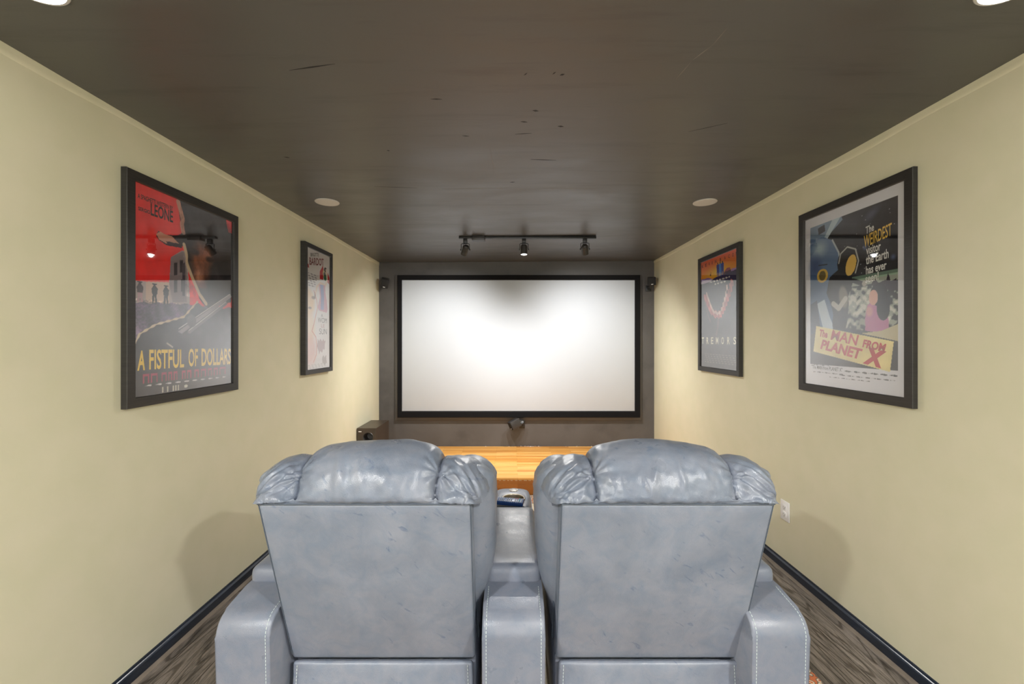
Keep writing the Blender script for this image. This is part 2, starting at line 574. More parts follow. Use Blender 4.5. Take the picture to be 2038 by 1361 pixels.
# baseboards: stepped gloss board with a rounded shoulder
def board(side):
    X = XL if side < 0 else XR
    s = -side
    pr = [(0, 0), (0.014, 0), (0.014, 0.046), (0.010, 0.052), (0.006, 0.055), (0.005, 0.062), (0, 0.064)]
    y0, y1 = YB, 3.955
    V = [(X+s*a, y0, z) for a, z in pr]+[(X+s*a, y1, z) for a, z in pr]
    n = len(pr)
    F = [tuple(range(n)), tuple(range(n, 2*n))]+[(i, (i+1) % n, n+(i+1) % n, n+i) for i in range(n)]
    return V, F
struct('baseboard_left', board(-1), M_base, smooth=20)
struct('baseboard_right', board(1), M_base, smooth=20)
def shoe(side):
    X = (XL if side < 0 else XR)-side*0.014
    pr = [(0, 0), (0.020, 0), (0.018, 0.004), (0.0, 0.007)]
    V = [(X-side*a, YB, z) for a, z in pr]+[(X-side*a, 3.955, z) for a, z in pr]
    n = 4
    return V, [tuple(range(n)), tuple(range(n, 2*n))]+[(i, (i+1) % n, n+(i+1) % n, n+i) for i in range(n)]
struct('trim_3', shoe(-1), M_shoe, smooth=0)
struct('trim_4', shoe(1), M_shoe, smooth=0)

# scuffs on the ceiling (part of the ceiling's wear)
def cpt(px, py):
    """where the ceiling mark seen in that direction lies"""
    # iterate once for the ceiling slope
    z = 2.377
    for _ in range(3):
        y = (z-CAMZ)*850/(677-py); x = (px-1019.5)*y/850; z = zceil(x)
    return x, y, z
def stroke_ceiling(segs, w, mat, name):
    G = []
    for (a, b, ww) in segs:
        p, q = Vector(cpt(*a)), Vector(cpt(*b))
        d = (q-p).normalized(); nrm = Vector((-d.y, d.x, 0))*ww*w
        m_ = (p+q)/2
        pts = [p, m_+nrm, q, m_-nrm]
        up = Vector((0, 0, -0.0006))
        V = [tuple(t+up) for t in pts]+[tuple(t) for t in pts]
        G.append((V, [(0, 1, 2, 3), (4, 7, 6, 5), (0, 4, 5, 1), (1, 5, 6, 2), (2, 6, 7, 3), (3, 7, 4, 0)]))
    return obj(name, join(*G), mat, bpy.data.objects['ceiling'], smooth=0)
stroke_ceiling([((575,140),(667,127),1), ((857,197),(880,197.5),1.2), ((920,270),(934,271),1.3), ((1025,267),(1058,265),0.8),
                ((1056,317),(1107,319),1.2), ((1110,251),(1122,252),2), ((1036,242),(1050,243),1.6), ((1060,220),(1072,221),2),
                ((1102,145),(1104,146),3), ((1118,147),(1120,150),3), ((1045,147),(1047,148),3), ((1015,363),(1025,362),2),
                ((565,312),(577,314),2), ((770,299),(776,300),2), ((1370,262),(1448,245),0.5), ((745,371),(830,374),0.6)], 0.003, M_scuff, 'scuff_mark')
stroke_ceiling([((1345,158),(1378,120),0.5), ((1378,120),(1418,90),0.6), ((1418,90),(1448,55),0.5), ((975,296),(986,345),0.5), ((880,376),(1010,374),0.6), ((1080,374),(1180,376),0.6)], 0.003, M_scrape, 'scrape_mark')

# ------------------------------------------------------------------ wooden stage platform
st = thing('stage_platform', (0.05, 4.5, 0), 'low honey-coloured wooden stage platform across the room below the screen', 'platform')
SZ = 0.162; SY = 3.965
obj('deck', bbox_(XL+0.002, XR-0.002, SY-0.012, YF-0.002, SZ-0.022, SZ, 0.004), M_stage, st)
obj('riser', box(XL+0.002, XR-0.002, SY, SY+0.02, 0.0005, SZ-0.022), M_riser, st, smooth=0)
G = []
x = XL+0.05
rr = random.Random(2)
while x < XR-0.06:
    L = rr.uniform(0.008, 0.03)
    obj('edge_dash', box(x, x+L, SY-0.003, SY, SZ-0.030, SZ-0.0265), M_cream, st, smooth=0)
    x += L+rr.uniform(0.012, 0.024)

# crumbs of plaster at the foot of the dark wall
G = []
for k in range(26):
    cx_ = rr.choice([rr.uniform(0.08, 0.32), rr.uniform(-0.9, 1.4)])
    r_ = rr.uniform(0.002, 0.006)
    G.append(xf(lathe([(0.3*r_, 0), (r_, 0.4*r_), (0.7*r_, 1.1*r_), (0.1*r_, 1.3*r_)], 6), Matrix.Translation((cx_, YF-rr.uniform(0.008, 0.03), SZ+0.0002))))
pc = obj('plaster_crumbs', join(*G), M_white, None)
tag(pc, 'white plaster crumbs scattered along the rear edge of the wooden stage', 'debris', kind='stuff')

# ------------------------------------------------------------------ projector screen
SX0, SX1, SZ0, SZ1 = -1.395, 1.545, 0.478, 2.215
sc_ = thing('projector_screen', (0.075, YF, SZ0), 'wide white fixed projector screen in a black velvet border on the dark wall', 'screen')
# backing board painted like the wall
b0 = YF-0.034
obj('backing_board', bbox_(SX0, SX1, b0, YF-0.001, SZ0, SZ1, 0.003), M_dark, sc_)
fx0, fx1, fz0, fz1 = -1.362, 1.520, 0.518, 2.208
ix0, ix1, iz0, iz1 = -1.312, 1.458, 0.592, 2.150
def bar(pts_outer, pts_inner, yb, yf, lip=0.006):
    V = []
    for (a, c) in pts_outer: V += [(a, yb, c), (a, yf+lip, c), (a, yf, c)]
    return V
def rect_frame(o, i, yb, yf, ch):
    """mitred frame in the xz plane, front at yf, bevelled towards the opening"""
    ox0, ox1, oz0, oz1 = o; jx0, jx1, jz0, jz1 = i
    def ring(x0, x1, z0, z1, y): return [(x0, y, z0), (x1, y, z0), (x1, y, z1), (x0, y, z1)]
    R = [ring(ox0, ox1, oz0, oz1, yb), ring(ox0, ox1, oz0, oz1, yf+0.004), ring(ox0+0.004, ox1-0.004, oz0+0.004, oz1-0.004, yf),
         ring(jx0-ch, jx1+ch, jz0-ch, jz1+ch, yf), ring(jx0, jx1, jz0, jz1, yf+ch*0.9), ring(jx0, jx1, jz0, jz1, yb)]
    V = sum(R, []); F = []
    n = len(R)
    for k in range(n):
        k2 = (k+1) % n
        for j in range(4):
            j2 = (j+1) % 4
            F.append((k*4+j, k*4+j2, k2*4+j2, k2*4+j))
    return V, F
obj('velvet_border', rect_frame((fx0, fx1, fz0, fz1), (ix0, ix1, iz0, iz1), b0, b0-0.030, 0.012), M_velvet, sc_)
obj('screen_surface', bbox_(ix0-0.004, ix1+0.004, b0-0.012, b0-0.002, iz0-0.004, iz1+0.004, 0.001), M_screen, sc_)
obj('silver_bead', box(ix0, ix1, b0-0.016, b0-0.0125, iz0, iz0+0.004), M_chromeline, sc_, smooth=0)

# ------------------------------------------------------------------ ceiling discs
def disc(x, y, lit, label, group):
    z = zceil(x)
    t = thing('ceiling_light', (x, y, z), label, 'ceiling light', group)
    tilt = Matrix.Rotation(-math.atan((ZCR-ZCL)/(XR-XL)), 4, 'Y')
    M = Matrix.Translation((x, y, z-0.0005)) @ tilt
    obj('trim_ring', lathe([(0.068, 0.0), (0.077, 0.0), (0.078, -0.003), (0.076, -0.0055), (0.070, -0.0062), (0.070, 0.0)], 48, M), M_disc, t)
    dm = {0: M_disc, 1: M_lit, 2: M_lit2}[lit]
    obj('diffuser', lathe([(0.0698, -0.003), (0.069, -0.0062), (0.050, -0.0075), (0.02, -0.0082), (0.0006, -0.0084)], 48, M), dm, t)
disc(-1.250, 2.885, 0, 'unlit round white ceiling disc at left, near the far end above the slim poster', 'flush ceiling discs')
disc(1.325, 2.936, 0, 'unlit round white ceiling disc at right, in front of the track light', 'flush ceiling discs')
disc(-1.260, 1.112, 1, 'lit round white ceiling disc cut by the top edge of the photo at left', 'flush ceiling discs')
disc(1.335, 1.132, 1, 'lit round white ceiling disc cut by the top edge of the photo at right', 'flush ceiling discs')
disc(-1.260, -0.66, 2, 'lit round ceiling disc behind the camera on the left', 'flush ceiling discs')
disc(1.330, -0.64, 2, 'lit round ceiling disc behind the camera on the right', 'flush ceiling discs')

# ------------------------------------------------------------------ track light
TY = 3.875
zt = zceil(0.14)
tl = thing('track_light', (0.14, TY, zt), 'black ceiling track light with three small spot heads in front of the screen', 'track light')
obj('track', bbox_(-0.482, 0.760, TY-0.018, TY+0.018, zt-0.024, zt-0.001, 0.002), M_black, tl)
o = obj('power_feed', bbox_(-0.362, -0.246, TY-0.045, TY+0.030, zt-0.045, zt-0.002, 0.005), M_satin, tl)
o['label'] = 'satin box housing the power feed'
def head(x, tilt, lit, yaw=0):
    zt_ = zceil(x)-0.022
    a = bbox_(x-0.018, x+0.018, TY-0.018, TY+0.018, zt_-0.040, zt_-0.0005, 0.003)
    hd = obj('spot_head', a, M_black, tl)
    zc = zt_-0.098
    w = 0.037
    yk = join(tube([(x-w, TY, zc), (x-w, TY, zt_-0.048), (x-w+0.006, TY, zt_-0.043), (x+w-0.006, TY, zt_-0.043), (x+w, TY, zt_-0.048), (x+w, TY, zc)], 0.0032, 6),
              tube([(x-0.01, TY, zt_-0.043), (x-0.022, TY, zt_-0.056), (x-0.002, TY, zt_-0.062), (x-0.012, TY+0.003, zt_-0.078)], 0.0022, 6))
    obj('yoke', yk, M_black, hd)
    for s in (-1, 1):
        obj('pivot_knob', lathe([(0.0005, 0), (0.008, 0), (0.008, 0.008), (0.0005, 0.010)], 14, Matrix.Translation((x+s*w, TY, zc)) @ Matrix.Rotation(s*PI/2, 4, 'Y')), M_black, hd)
    M = Matrix.Translation((x, TY, zc)) @ Matrix.Rotation(yaw, 4, 'Z') @ Matrix.Rotation(tilt, 4, 'X')
    # can points along -z of its own axes
    obj('lamp_can', lathe([(0.0005, 0.045), (0.020, 0.043), (0.027, 0.036), (0.0285, 0.030), (0.0285, 0.026), (0.031, 0.025), (0.031, -0.012), (0.0300, -0.013), (0.0300, -0.0155), (0.031, -0.0165), (0.031, -0.048), (0.029, -0.049), (0.027, -0.044)], 28, M), M_satin if lit != 2 else M_satin, hd)
    obj('lens', lathe([(0.0275, -0.0445), (0.015, -0.042), (0.0005, -0.041)], 28, M), M_lens, hd)
    return M
# two heads throw at the screen, the middle one nearly straight down at the stage
def spot(M, watts, cone, name='spot_lamp', blend=1.0):
    l = bpy.data.lights.new(name, 'SPOT')
    l.energy = watts; l.spot_size = math.radians(cone); l.spot_blend = blend
    l.shadow_soft_size = 0.012
    l.color = (1.0, 0.975, 0.94)
    o = bpy.data.objects.new(name, l)
    COL.objects.link(o)
    M2 = M @ Matrix.Translation((0, 0, -0.056))
    o.parent = tl
    o.matrix_parent_inverse = Matrix.Identity(4)
    o.matrix_basis = Matrix.Translation(-tl.location) @ M2
    return o
M1 = head(-0.425, math.radians(41), 0, math.radians(27))
M2 = head(0.107, math.radians(-6), 2, 0)
M3 = head(0.660, math.radians(41), 0, math.radians(-14))
spot(M1, TRACK_W*1.35, 118); spot(M3, TRACK_W*1.25, 118); spot(M2, TRACK_W*1.4, 168)

# ------------------------------------------------------------------ satellite speakers
def satellite(name, label, c, M, size, bracket, gl='front'):
    t = thing(name, c, label, 'speaker', 'small black satellite speakers')
    hx, hy, hz = size
    Mt = Matrix.Translation(c) @ M
    obj('cabinet', xf(bbox_(-hx, hx, -hy+0.006, hy, -hz, hz, 0.006), Mt), M_satin, t)
    obj('grille', xf(bbox_(-hx+0.002, hx-0.002, -hy, -hy+0.007, -hz+0.002, hz-0.002, 0.003), Mt), M_grille, t)
    o = obj('badge', xf(box(-0.012, 0.012, -hy-0.0012, -hy, -hz+0.012, -hz+0.018), Mt), M_white, t, smooth=0)
    o['label'] = 'small white badge near the bottom of the grille'
    obj('wall_bracket', bracket, M_black, t)
    return t
def R3(rx, ry, rz):
    return Matrix.Rotation(math.radians(rz), 4, 'Z') @ Matrix.Rotation(math.radians(rx), 4, 'X') @ Matrix.Rotation(math.radians(ry), 4, 'Y')
cL = (-1.488, 4.985, 2.105)
satellite('satellite_speaker', 'small black speaker tipped downward in the upper left corner beside the screen', cL, R3(28, 12, 14), (0.043, 0.050, 0.050),
          join(tube([(cL[0]-0.02, 5.00, 2.125), (-1.54, 5.06, 2.15), (-1.54, 5.115, 2.15)], 0.010, 10), bbox_(-1.572, -1.508, 5.115, 5.128, 2.115, 2.185, 0.003)))
cR = (1.628, 4.985, 2.125)
satellite('satellite_speaker', 'small black speaker in the upper right corner beside the screen', cR, R3(14, -3, -12), (0.043, 0.050, 0.046),
          join(tube([(cR[0]+0.0, 5.01, 2.085), (1.632, 5.03, 2.055), (1.632, 5.115, 2.055)], 0.017, 12), bbox_(1.600, 1.666, 5.115, 5.128, 2.02, 2.09, 0.003)))
cC = (0.028, 5.018, 0.452)
Mc = Matrix.Rotation(math.radians(-15), 4, 'Y') @ Matrix.Rotation(math.radians(-66), 4, 'Z') @ Matrix.Rotation(math.radians(8), 4, 'X')
satellite('satellite_speaker', 'small black speaker turned sideways on a wall bracket below the screen', cC, Mc, (0.044, 0.064, 0.048),
          join(lathe([(0.0005, -0.03), (0.026, -0.03), (0.030, -0.022), (0.030, 0.012), (0.022, 0.022), (0.0005, 0.024)], 20, Matrix.Translation((0.112, 5.042, 0.462)) @ Matrix.Rotation(math.radians(60), 4, 'X')),
               tube([(0.055, 5.03, 0.470), (0.09, 5.03, 0.485), (0.125, 5.04, 0.488), (0.145, 5.055, 0.476)], 0.012, 10),
               bbox_(0.085, 0.150, 5.112, 5.128, 0.380, 0.472, 0.004),
               tube([(0.112, 5.05, 0.445), (0.112, 5.118, 0.430)], 0.013, 10)))

# ------------------------------------------------------------------ subwoofer
sw = thing('subwoofer', (-1.492, 4.60, SZ), 'boxy black-brown subwoofer with a round front port standing on the left of the stage', 'speaker')
wx0, wx1, wy0, wy1, wz1 = -1.592, -1.394, 4.38, 4.825, 0.533
# cabinet with a round hole in the front
def holed_front(x0, x1, z0, z1, y, cx, cz, r, n=48, depth=0.0):
    V, F = [], []
    for i in range(n):
        a = 2*PI*i/n
        c, s = math.cos(a), math.sin(a)
        k = min(((x1-cx) if c > 0 else (cx-x0))/max(1e-9, abs(c)), ((z1-cz) if s > 0 else (cz-z0))/max(1e-9, abs(s)))
        V.append((cx+c*k, y, cz+s*k)); V.append((cx+c*r, y, cz+s*r))
    corners = [(x1, y, z1), (x0, y, z1), (x0, y, z0), (x1, y, z0)]
    for i in range(n):
        j = (i+1) % n
        F.append((2*i, 2*j, 2*j+1, 2*i+1))
        # corner fill
        p, q = V[2*i], V[2*j]
        if abs(p[0]-q[0]) > 1e-6 and abs(p[2]-q[2]) > 1e-6:
            m = min(corners, key=lambda t: (t[0]-p[0])**2+(t[2]-p[2])**2+(t[0]-q[0])**2+(t[2]-q[2])**2)
            V.append(m); F.append((2*i, len(V)-1, 2*j))
    return V, F
pcx, pcz, pr = -1.478, 0.437, 0.050
pf = holed_front(wx0, wx1, SZ+0.006, wz1, wy0, pcx, pcz, pr)
body = join(pf, ([(wx0,wy0,SZ+0.006),(wx1,wy0,SZ+0.006),(wx1,wy1,SZ+0.006),(wx0,wy1,SZ+0.006),(wx0,wy0,wz1),(wx1,wy0,wz1),(wx1,wy1,wz1),(wx0,wy1,wz1)],
            [(0,3,2,1),(4,5,6,7),(1,2,6,5),(2,3,7,6),(3,0,4,7)]))
obj('cabinet', body, M_sub, sw, smooth=0)
Mp = Matrix.Translation((pcx, wy0, pcz)) @ Matrix.Rotation(PI/2, 4, 'X')
o = obj('bass_port', lathe([(pr+0.006, 0.0008), (pr+0.004, 0.003), (pr-0.001, 0.0015), (pr-0.008, -0.022), (pr-0.012, -0.09), (0.0005, -0.095)], 40, Mp), M_satin, sw)
o = obj('badge', box(wx0+0.016, wx0+0.046, wy0-0.0015, wy0, 0.494, 0.502), M_white, sw, smooth=0)
for dx, dy in ((0.02, 0.02), (0.178, 0.02), (0.02, 0.42), (0.178, 0.42)):
    obj('foot', lathe([(0.0005, 0), (0.012, 0), (0.012, 0.0062), (0.0005, 0.0062)], 12, Matrix.Translation((wx0+dx, wy0+dy, SZ))), M_black, sw)

# white cable looping up at the corner behind the right seat
pts = [(1.60, 5.112, SZ+0.004), (1.615, 5.105, SZ+0.022), (1.635, 5.10, SZ+0.037), (1.66, 5.10, SZ+0.040), (1.68, 5.105, SZ+0.028), (1.692, 5.115, SZ+0.006)]
cb = obj('cable', tube([tuple(p) for p in catmull(pts, 24)], 0.0028, 8), M_white, None)
tag(cb, 'short loop of white cable on the stage at the far right corner', 'cable')

# ------------------------------------------------------------------ wall outlet
ot = thing('wall_outlet', (XR, 2.665, 0.372), 'white duplex wall outlet low on the right wall beside the right seat', 'outlet')
obj('cover_plate', bbox_(XR-0.006, XR-0.0002, 2.622, 2.706, 0.311, 0.433, 0.0025), M_white, ot)
for zc in (0.350, 0.394):
    rp = obj('receptacle', bbox_(XR-0.0085, XR-0.005, 2.647, 2.681, zc-0.016, zc+0.016, 0.0012), M_white, ot)
    obj('slots', join(box(XR-0.0092, XR-0.0084, 2.6715, 2.6735, zc-0.004, zc+0.007), box(XR-0.0092, XR-0.0084, 2.6555, 2.6575, zc-0.004, zc+0.006),
                      box(XR-0.0092, XR-0.0084, 2.6625, 2.6665, zc-0.012, zc-0.008)), M_slot, rp, smooth=0)

# ------------------------------------------------------------------ rug
rg = thing('area_rug', (0.1, 2.3, 0), 'cream area rug with a rust patterned border under the seats', 'rug')
rx0, rx1, ry0, ry1 = -1.12, 1.292, 1.20, 3.93
bw = 0.20
obj('field', bbox_(rx0+bw, rx1-bw, ry0+bw, ry1-bw, 0.0005, 0.009, 0.002), M_cream, rg)
obj('border', join(bbox_(rx0, rx1, ry0, ry0+bw, 0.0005, 0.009, 0.002), bbox_(rx0, rx1, ry1-bw, ry1, 0.0005, 0.009, 0.002),
                   bbox_(rx0, rx0+bw, ry0+bw, ry1-bw, 0.0005, 0.009, 0.002), bbox_(rx1-bw, rx1, ry0+bw, ry1-bw, 0.0005, 0.009, 0.002)), M_rug, rg)
FL = 0.0095   # furniture stands on the rug

# ------------------------------------------------------------------ the reclining loveseat
sf = thing('reclining_loveseat', (0.0, 1.9, FL), 'slate grey leather two-seat recliner with centre console seen from behind, facing the screen', 'sofa')

D1 = 1.360
def arm_profile(y0, y1, zt, z0=FL+0.02):
    pts = [(y0+0.012, z0), (y0+0.001, zt-0.085)]
    for k in range(9):
        a = PI-k/8*(PI/2-0.10)
        pts.append((y0+0.062+0.062*math.cos(a), zt-0.072+0.062*math.sin(a)))
    pts += [(y0+0.16, zt+0.004), (y1-0.05, zt+0.004)]
    for k in range(6):
        a = PI/2-k/5*PI/2
        pts.append((y1-0.05+0.05*math.cos(a), zt-0.046+0.05*math.sin(a)))
    pts += [(y1, z0)]
    return pts

def arm(x0, x1, name, y1=2.34, zt=0.558):
    bm = extrude_profile(arm_profile(D1, y1, zt), x0, x1, 0.014, 3)
    return obj(name, bm, M_leather2, sf, smooth=50)

ZA = 0.558
AL = arm(-0.948, -0.772, 'armrest')
AR = arm(0.765, 0.950, 'armrest')
CN = arm(-0.097, 0.106, 'console', 2.44, ZA)
def arm_pad(par, x0, x1, y0, y1, z0, z1, name='arm_pad', dip=0.0, rad=0.028):
    g = rbox((x0+x1)/2, (y0+y1)/2, (z0+z1)/2, (x1-x0)/2, (y1-y0)/2, (z1-z0)/2, rad, (0.001, 0.002, 0.007), m=(10, 16, 3))
    if dip:
        def f(x, y, z):
            t = (y-y0)/(y1-y0)
            return (x, y, z-dip*math.sin(PI*min(1, max(0, t)))**1.2*(1 if z > (z0+z1)/2-0.01 else 0))
        g = deform(g, f)
    return obj(name, g, M_leather2, par, smooth=0 or 60, doubles=True)
arm_pad(AL, -0.953, -0.770, 1.545, 2.33, ZA-0.02, 0.612)
arm_pad(AR, 0.763, 0.955, 1.545, 2.33, ZA-0.02, 0.612)
arm_pad(CN, -0.099, 0.108, 1.545, 2.105, ZA-0.02, 0.622, 'console_lid', 0.024)

def arm_stitches(par, xs, y1=2.3):
    prof = arm_profile(D1, 2.34, ZA)
    path = [(y, z) for y, z in prof if True][1:13]
    path = [(D1+0.012, FL+0.03)]+path
    for x in xs:
        o = obj('stitching', dashes([(x, y-0.0006, z+0.0006) for y, z in path if y < 1.54], 0.0115, 0.0072, 0.0009), M_stitch, par); o['label'] = 'row of pale stitches along the rear edge'
arm_stitches(AL, (-0.7865,))
arm_stitches(AR, (0.7795, 0.9355))
arm_stitches(CN, (-0.0835, 0.0925))

# cup deck of the console, with a steel cup holder
def cup_deck():
    x0, x1, y0, y1, zb, zt = -0.100, 0.100, 2.112, 2.425, 0.50, 0.600
    n = 64; cx, cy, r = 0.006, 2.258, 0.055
    def outline(ins, rad):
        P = []
        a0, a1, b0, b1 = x0+ins, x1-ins, y0+ins, y1-ins
        hx, hy = (a1-a0)/2, (b1-b0)/2; mx, my = (a0+a1)/2, (b0+b1)/2
        for i in range(n):
            a = 2*PI*(i+0.5)/n
            c, s = math.cos(a), math.sin(a)
            p = 5.0
            k = (abs(c/hx)**p+abs(s/hy)**p)**(-1/p)
            P.append((mx+c*k, my+s*k))
        return P
    rings = [([(a, b, zb) for a, b in outline(0, 0)]), ([(a, b, zt-0.022) for a, b in outline(0, 0)]), ([(a, b, zt-0.007) for a, b in outline(0.006, 0)]), ([(a, b, zt) for a, b in outline(0.020, 0)])]
    for t, dz in ((0.4, 0.002), (0.75, -0.001)):
        o_ = outline(0.020, 0)
        rg_ = []
        for i in range(n):
            a = 2*PI*(i+0.5)/n
            q = (cx+r*1.06*math.cos(a), cy+r*1.06*math.sin(a))
            rg_.append((o_[i][0]*(1-t)+q[0]*t, o_[i][1]*(1-t)+q[1]*t, zt+dz))
        rings.append(rg_)
    rings.append([(cx+r*1.03*math.cos(2*PI*(i+0.5)/n), cy+r*1.03*math.sin(2*PI*(i+0.5)/n), zt-0.005) for i in range(n)])
    rings.append([(cx+r*math.cos(2*PI*(i+0.5)/n), cy+r*math.sin(2*PI*(i+0.5)/n), zt-0.03) for i in range(n)])
    V = sum(rings, []); F = []
    for k in range(len(rings)-1):
        for i in range(n):
            j = (i+1) % n
            F.append((k*n+i, k*n+j, (k+1)*n+j, (k+1)*n+i))
    cd = obj('cup_deck', (V, F), M_leather2, CN, smooth=60)
    obj('cup_holder', lathe([(r*1.14, 0.0), (r*1.10, 0.0025), (r*1.0, 0.002), (r*0.96, -0.003), (r*0.93, -0.06), (0.0005, -0.062)], 48, Matrix.Translation((cx, cy, zt))), M_cup, CN)
    o = obj('control_button', lathe([(0.025, -0.004), (0.026, 0.001), (0.024, 0.004), (0.019, 0.0045), (0.017, 0.003), (0.0005, 0.0045)], 32, Matrix.Translation((0.008, 2.378, zt))), M_metal, CN)
    o['label'] = 'round chrome recline button'
cup_deck()

LEAN = 0.324
def yr(z): return 1.468-(z-0.34)*LEAN    # rear face of a backrest at height z

PROF = [(1.271, 0.9475), (1.2585, 0.966), (1.262, 1.005), (1.285, 1.045), (1.325, 1.080), (1.385, 1.098), (1.45, 1.092), (1.51, 1.055),
        (1.552, 0.99), (1.565, 0.90), (1.555, 0.81), (1.52, 0.76)]
def headrest_geo(cx, seed):
    nu, nv = 221, 121
    pr_ = catmull(PROF, nv)
    u = np.sin(np.linspace(-PI/2, PI/2, nu)*0.97)/math.sin(PI/2*0.97)
    ku = [0, .25, .45, .58, .655, .70, .80, .88, .94, .975, 1.0]
    kv = [1, .985, .935, .86, .79, .785, .745, .675, .575, .47, .33]
    s = np.interp(np.abs(u), ku, kv)
    # soften the interpolation
    for _ in range(3): s[1:-1] = (s[:-2]+2*s[1:-1]+s[2:])/4
    v = np.linspace(0, 1, nv)
    hw = np.interp(v, [0, .07, .18, .32, .5, 1], [.3205, .330, .348, .366, .375, .360])
    C = np.array([1.42, 0.90])
    U = u[:, None]; Vv = v[None, :]
    bl = np.clip(Vv*5, 0, 1); bl = bl*bl*(3-2*bl)
    S = 1-(1-s[:, None])*bl
    X = U*hw[None, :]
    Y = C[0]+(pr_[None, :, 0]-C[0])*(0.45+0.55*S)
    Z = C[1]+(pr_[None, :, 1]-C[1])*S
    Y = np.where(bl < 1, pr_[None, :, 0]*(1-bl)+Y*bl, Y)
    P = np.stack([X+cx, Y, Z], -1)
    # arc length down the profile
    seg = np.linalg.norm(np.diff(pr_, axis=0), axis=1)
    A = np.concatenate([[0], np.cumsum(seg)])[None, :]*np.ones_like(X)
    du = np.gradient(P, axis=0); dv = np.gradient(P, axis=1)
    Nn = np.cross(dv, du); Nn /= np.maximum(1e-9, np.linalg.norm(Nn, axis=-1, keepdims=True))
    mid = Nn[nu//2, nv//3]
    if mid[2] < 0: Nn = -Nn
    D = np.zeros_like(X)
    rs = np.random.RandomState(seed)
    ax = np.abs(X)
    xc = 0.2115+0.010*np.clip(A/0.15, 0, 1)
    d = ax-xc
    fade = np.clip(A/0.03, 0, 1)
    D -= (0.016*np.exp(-(d/0.0048)**2)+0.015*np.exp(-(d/0.022)**2))*fade
    # plump lobes
    D += 0.010*np.exp(-((ax-0.29)/0.045)**2)*fade*np.exp(-((A-0.12)/0.12)**2)
    D += 0.006*np.exp(-(X/0.13)**2)*fade
    for sgn in (-1, 1):
        for (gx, ga, amp, r0, nf, ph) in ((0.220, 0.122, 0.0095, 0.055, 9, rs.uniform(0, 6)), (0.29, 0.00, 0.0035, 0.035, 9, rs.uniform(0, 6)), (0.21, 0.0, 0.003, 0.04, 9, rs.uniform(0, 6))):
            dx = X-sgn*gx; da = A-ga
            r = np.hypot(dx, da)+1e-6
            th = np.arctan2(da, dx)
            w = np.exp(-r/r0)*np.clip(r/0.012, 0, 1)
            side_w = 0.35+0.65*np.clip(np.cos((th-(-PI/2+sgn*0.5))), 0, 1) if ga > 0.05 else 1.0
            D += amp*w*side_w*np.cos(nf*th+ph+0.8*np.sin(2*th+ph))*fade
        # long diagonal folds running outward and down over the side lobe
        dx = sgn*X-0.285; da = A-0.105
        ang = rs.uniform(0.6, 0.95)
        q = dx*math.cos(ang)+da*math.sin(ang); p_ = -dx*math.sin(ang)+da*math.cos(ang)
        env = np.exp(-(q/0.045)**2-(p_/0.075)**2)
        D += 0.0052*env*np.cos(q*2*PI/0.030+0.9*np.sin(p_*26+seed)+rs.uniform(0, 6))*fade
        D += 0.0022*env*np.cos(q*2*PI/0.015+1.5*np.sin(p_*40)+rs.uniform(0, 6))*fade
        # corner gather where the pillow meets the side cushion
        rr_ = np.hypot(sgn*X-0.34, A-0.06)+1e-6; tt_ = np.arctan2(A-0.06, sgn*X-0.34)
        D += 0.005*np.exp(-rr_/0.04)*np.clip(rr_/0.015, 0, 1)*np.cos(7*tt_+rs.uniform(0, 6))*fade
    # small puckers just above the seam, slack folds across the middle
    D += 0.0016*np.sin(X*150+2*np.sin(X*37+seed))*np.exp(-A/0.028)*np.clip(A/0.006, 0, 1)
    for k in range(9):
        x0 = rs.uniform(-0.18, 0.18); sl = rs.uniform(-0.5, 0.5); a0 = rs.uniform(0.05, 0.17)
        dd = (X-x0)-sl*(A-a0)
        D += rs.uniform(-0.0045, 0.0045)*np.exp(-(dd/0.010)**2)*np.exp(-((A-a0)/0.06)**2)
    for k in range(16):
        kx, ka, ph = rs.normal(0, 70), rs.normal(0, 70), rs.uniform(0, 6)
        D += 0.00042*np.sin(kx*X+ka*A+ph+1.5*np.sin(17*X-23*A+k))*fade*(0.35+np.exp(-A/0.07))
    for k in range(14):
        kx, ka, ph = rs.uniform(5, 30), rs.uniform(5, 30), rs.uniform(0, 6)
        D += 0.0008*np.sin(kx*X+ka*A+ph)*fade
    D *= np.clip((1-np.abs(U))*14, 0.15, 1)
    P = P+Nn*D[..., None]
    V, F = sheet(P)
    # close both ends
    b = nv
    V = list(V)
    for e_ in (0, nu-1):
        ring = [e_*b+j for j in range(b)]
        c = np.mean([V[i] for i in ring], axis=0)
        V.append(tuple(c)); ci = len(V)-1
        for j in range(b-1): F.append((ring[j], ring[j+1], ci) if e_ else (ring[j+1], ring[j], ci))
        F.append((ring[-1], ring[0], ci) if e_ else (ring[0], ring[-1], ci))
    return V, F

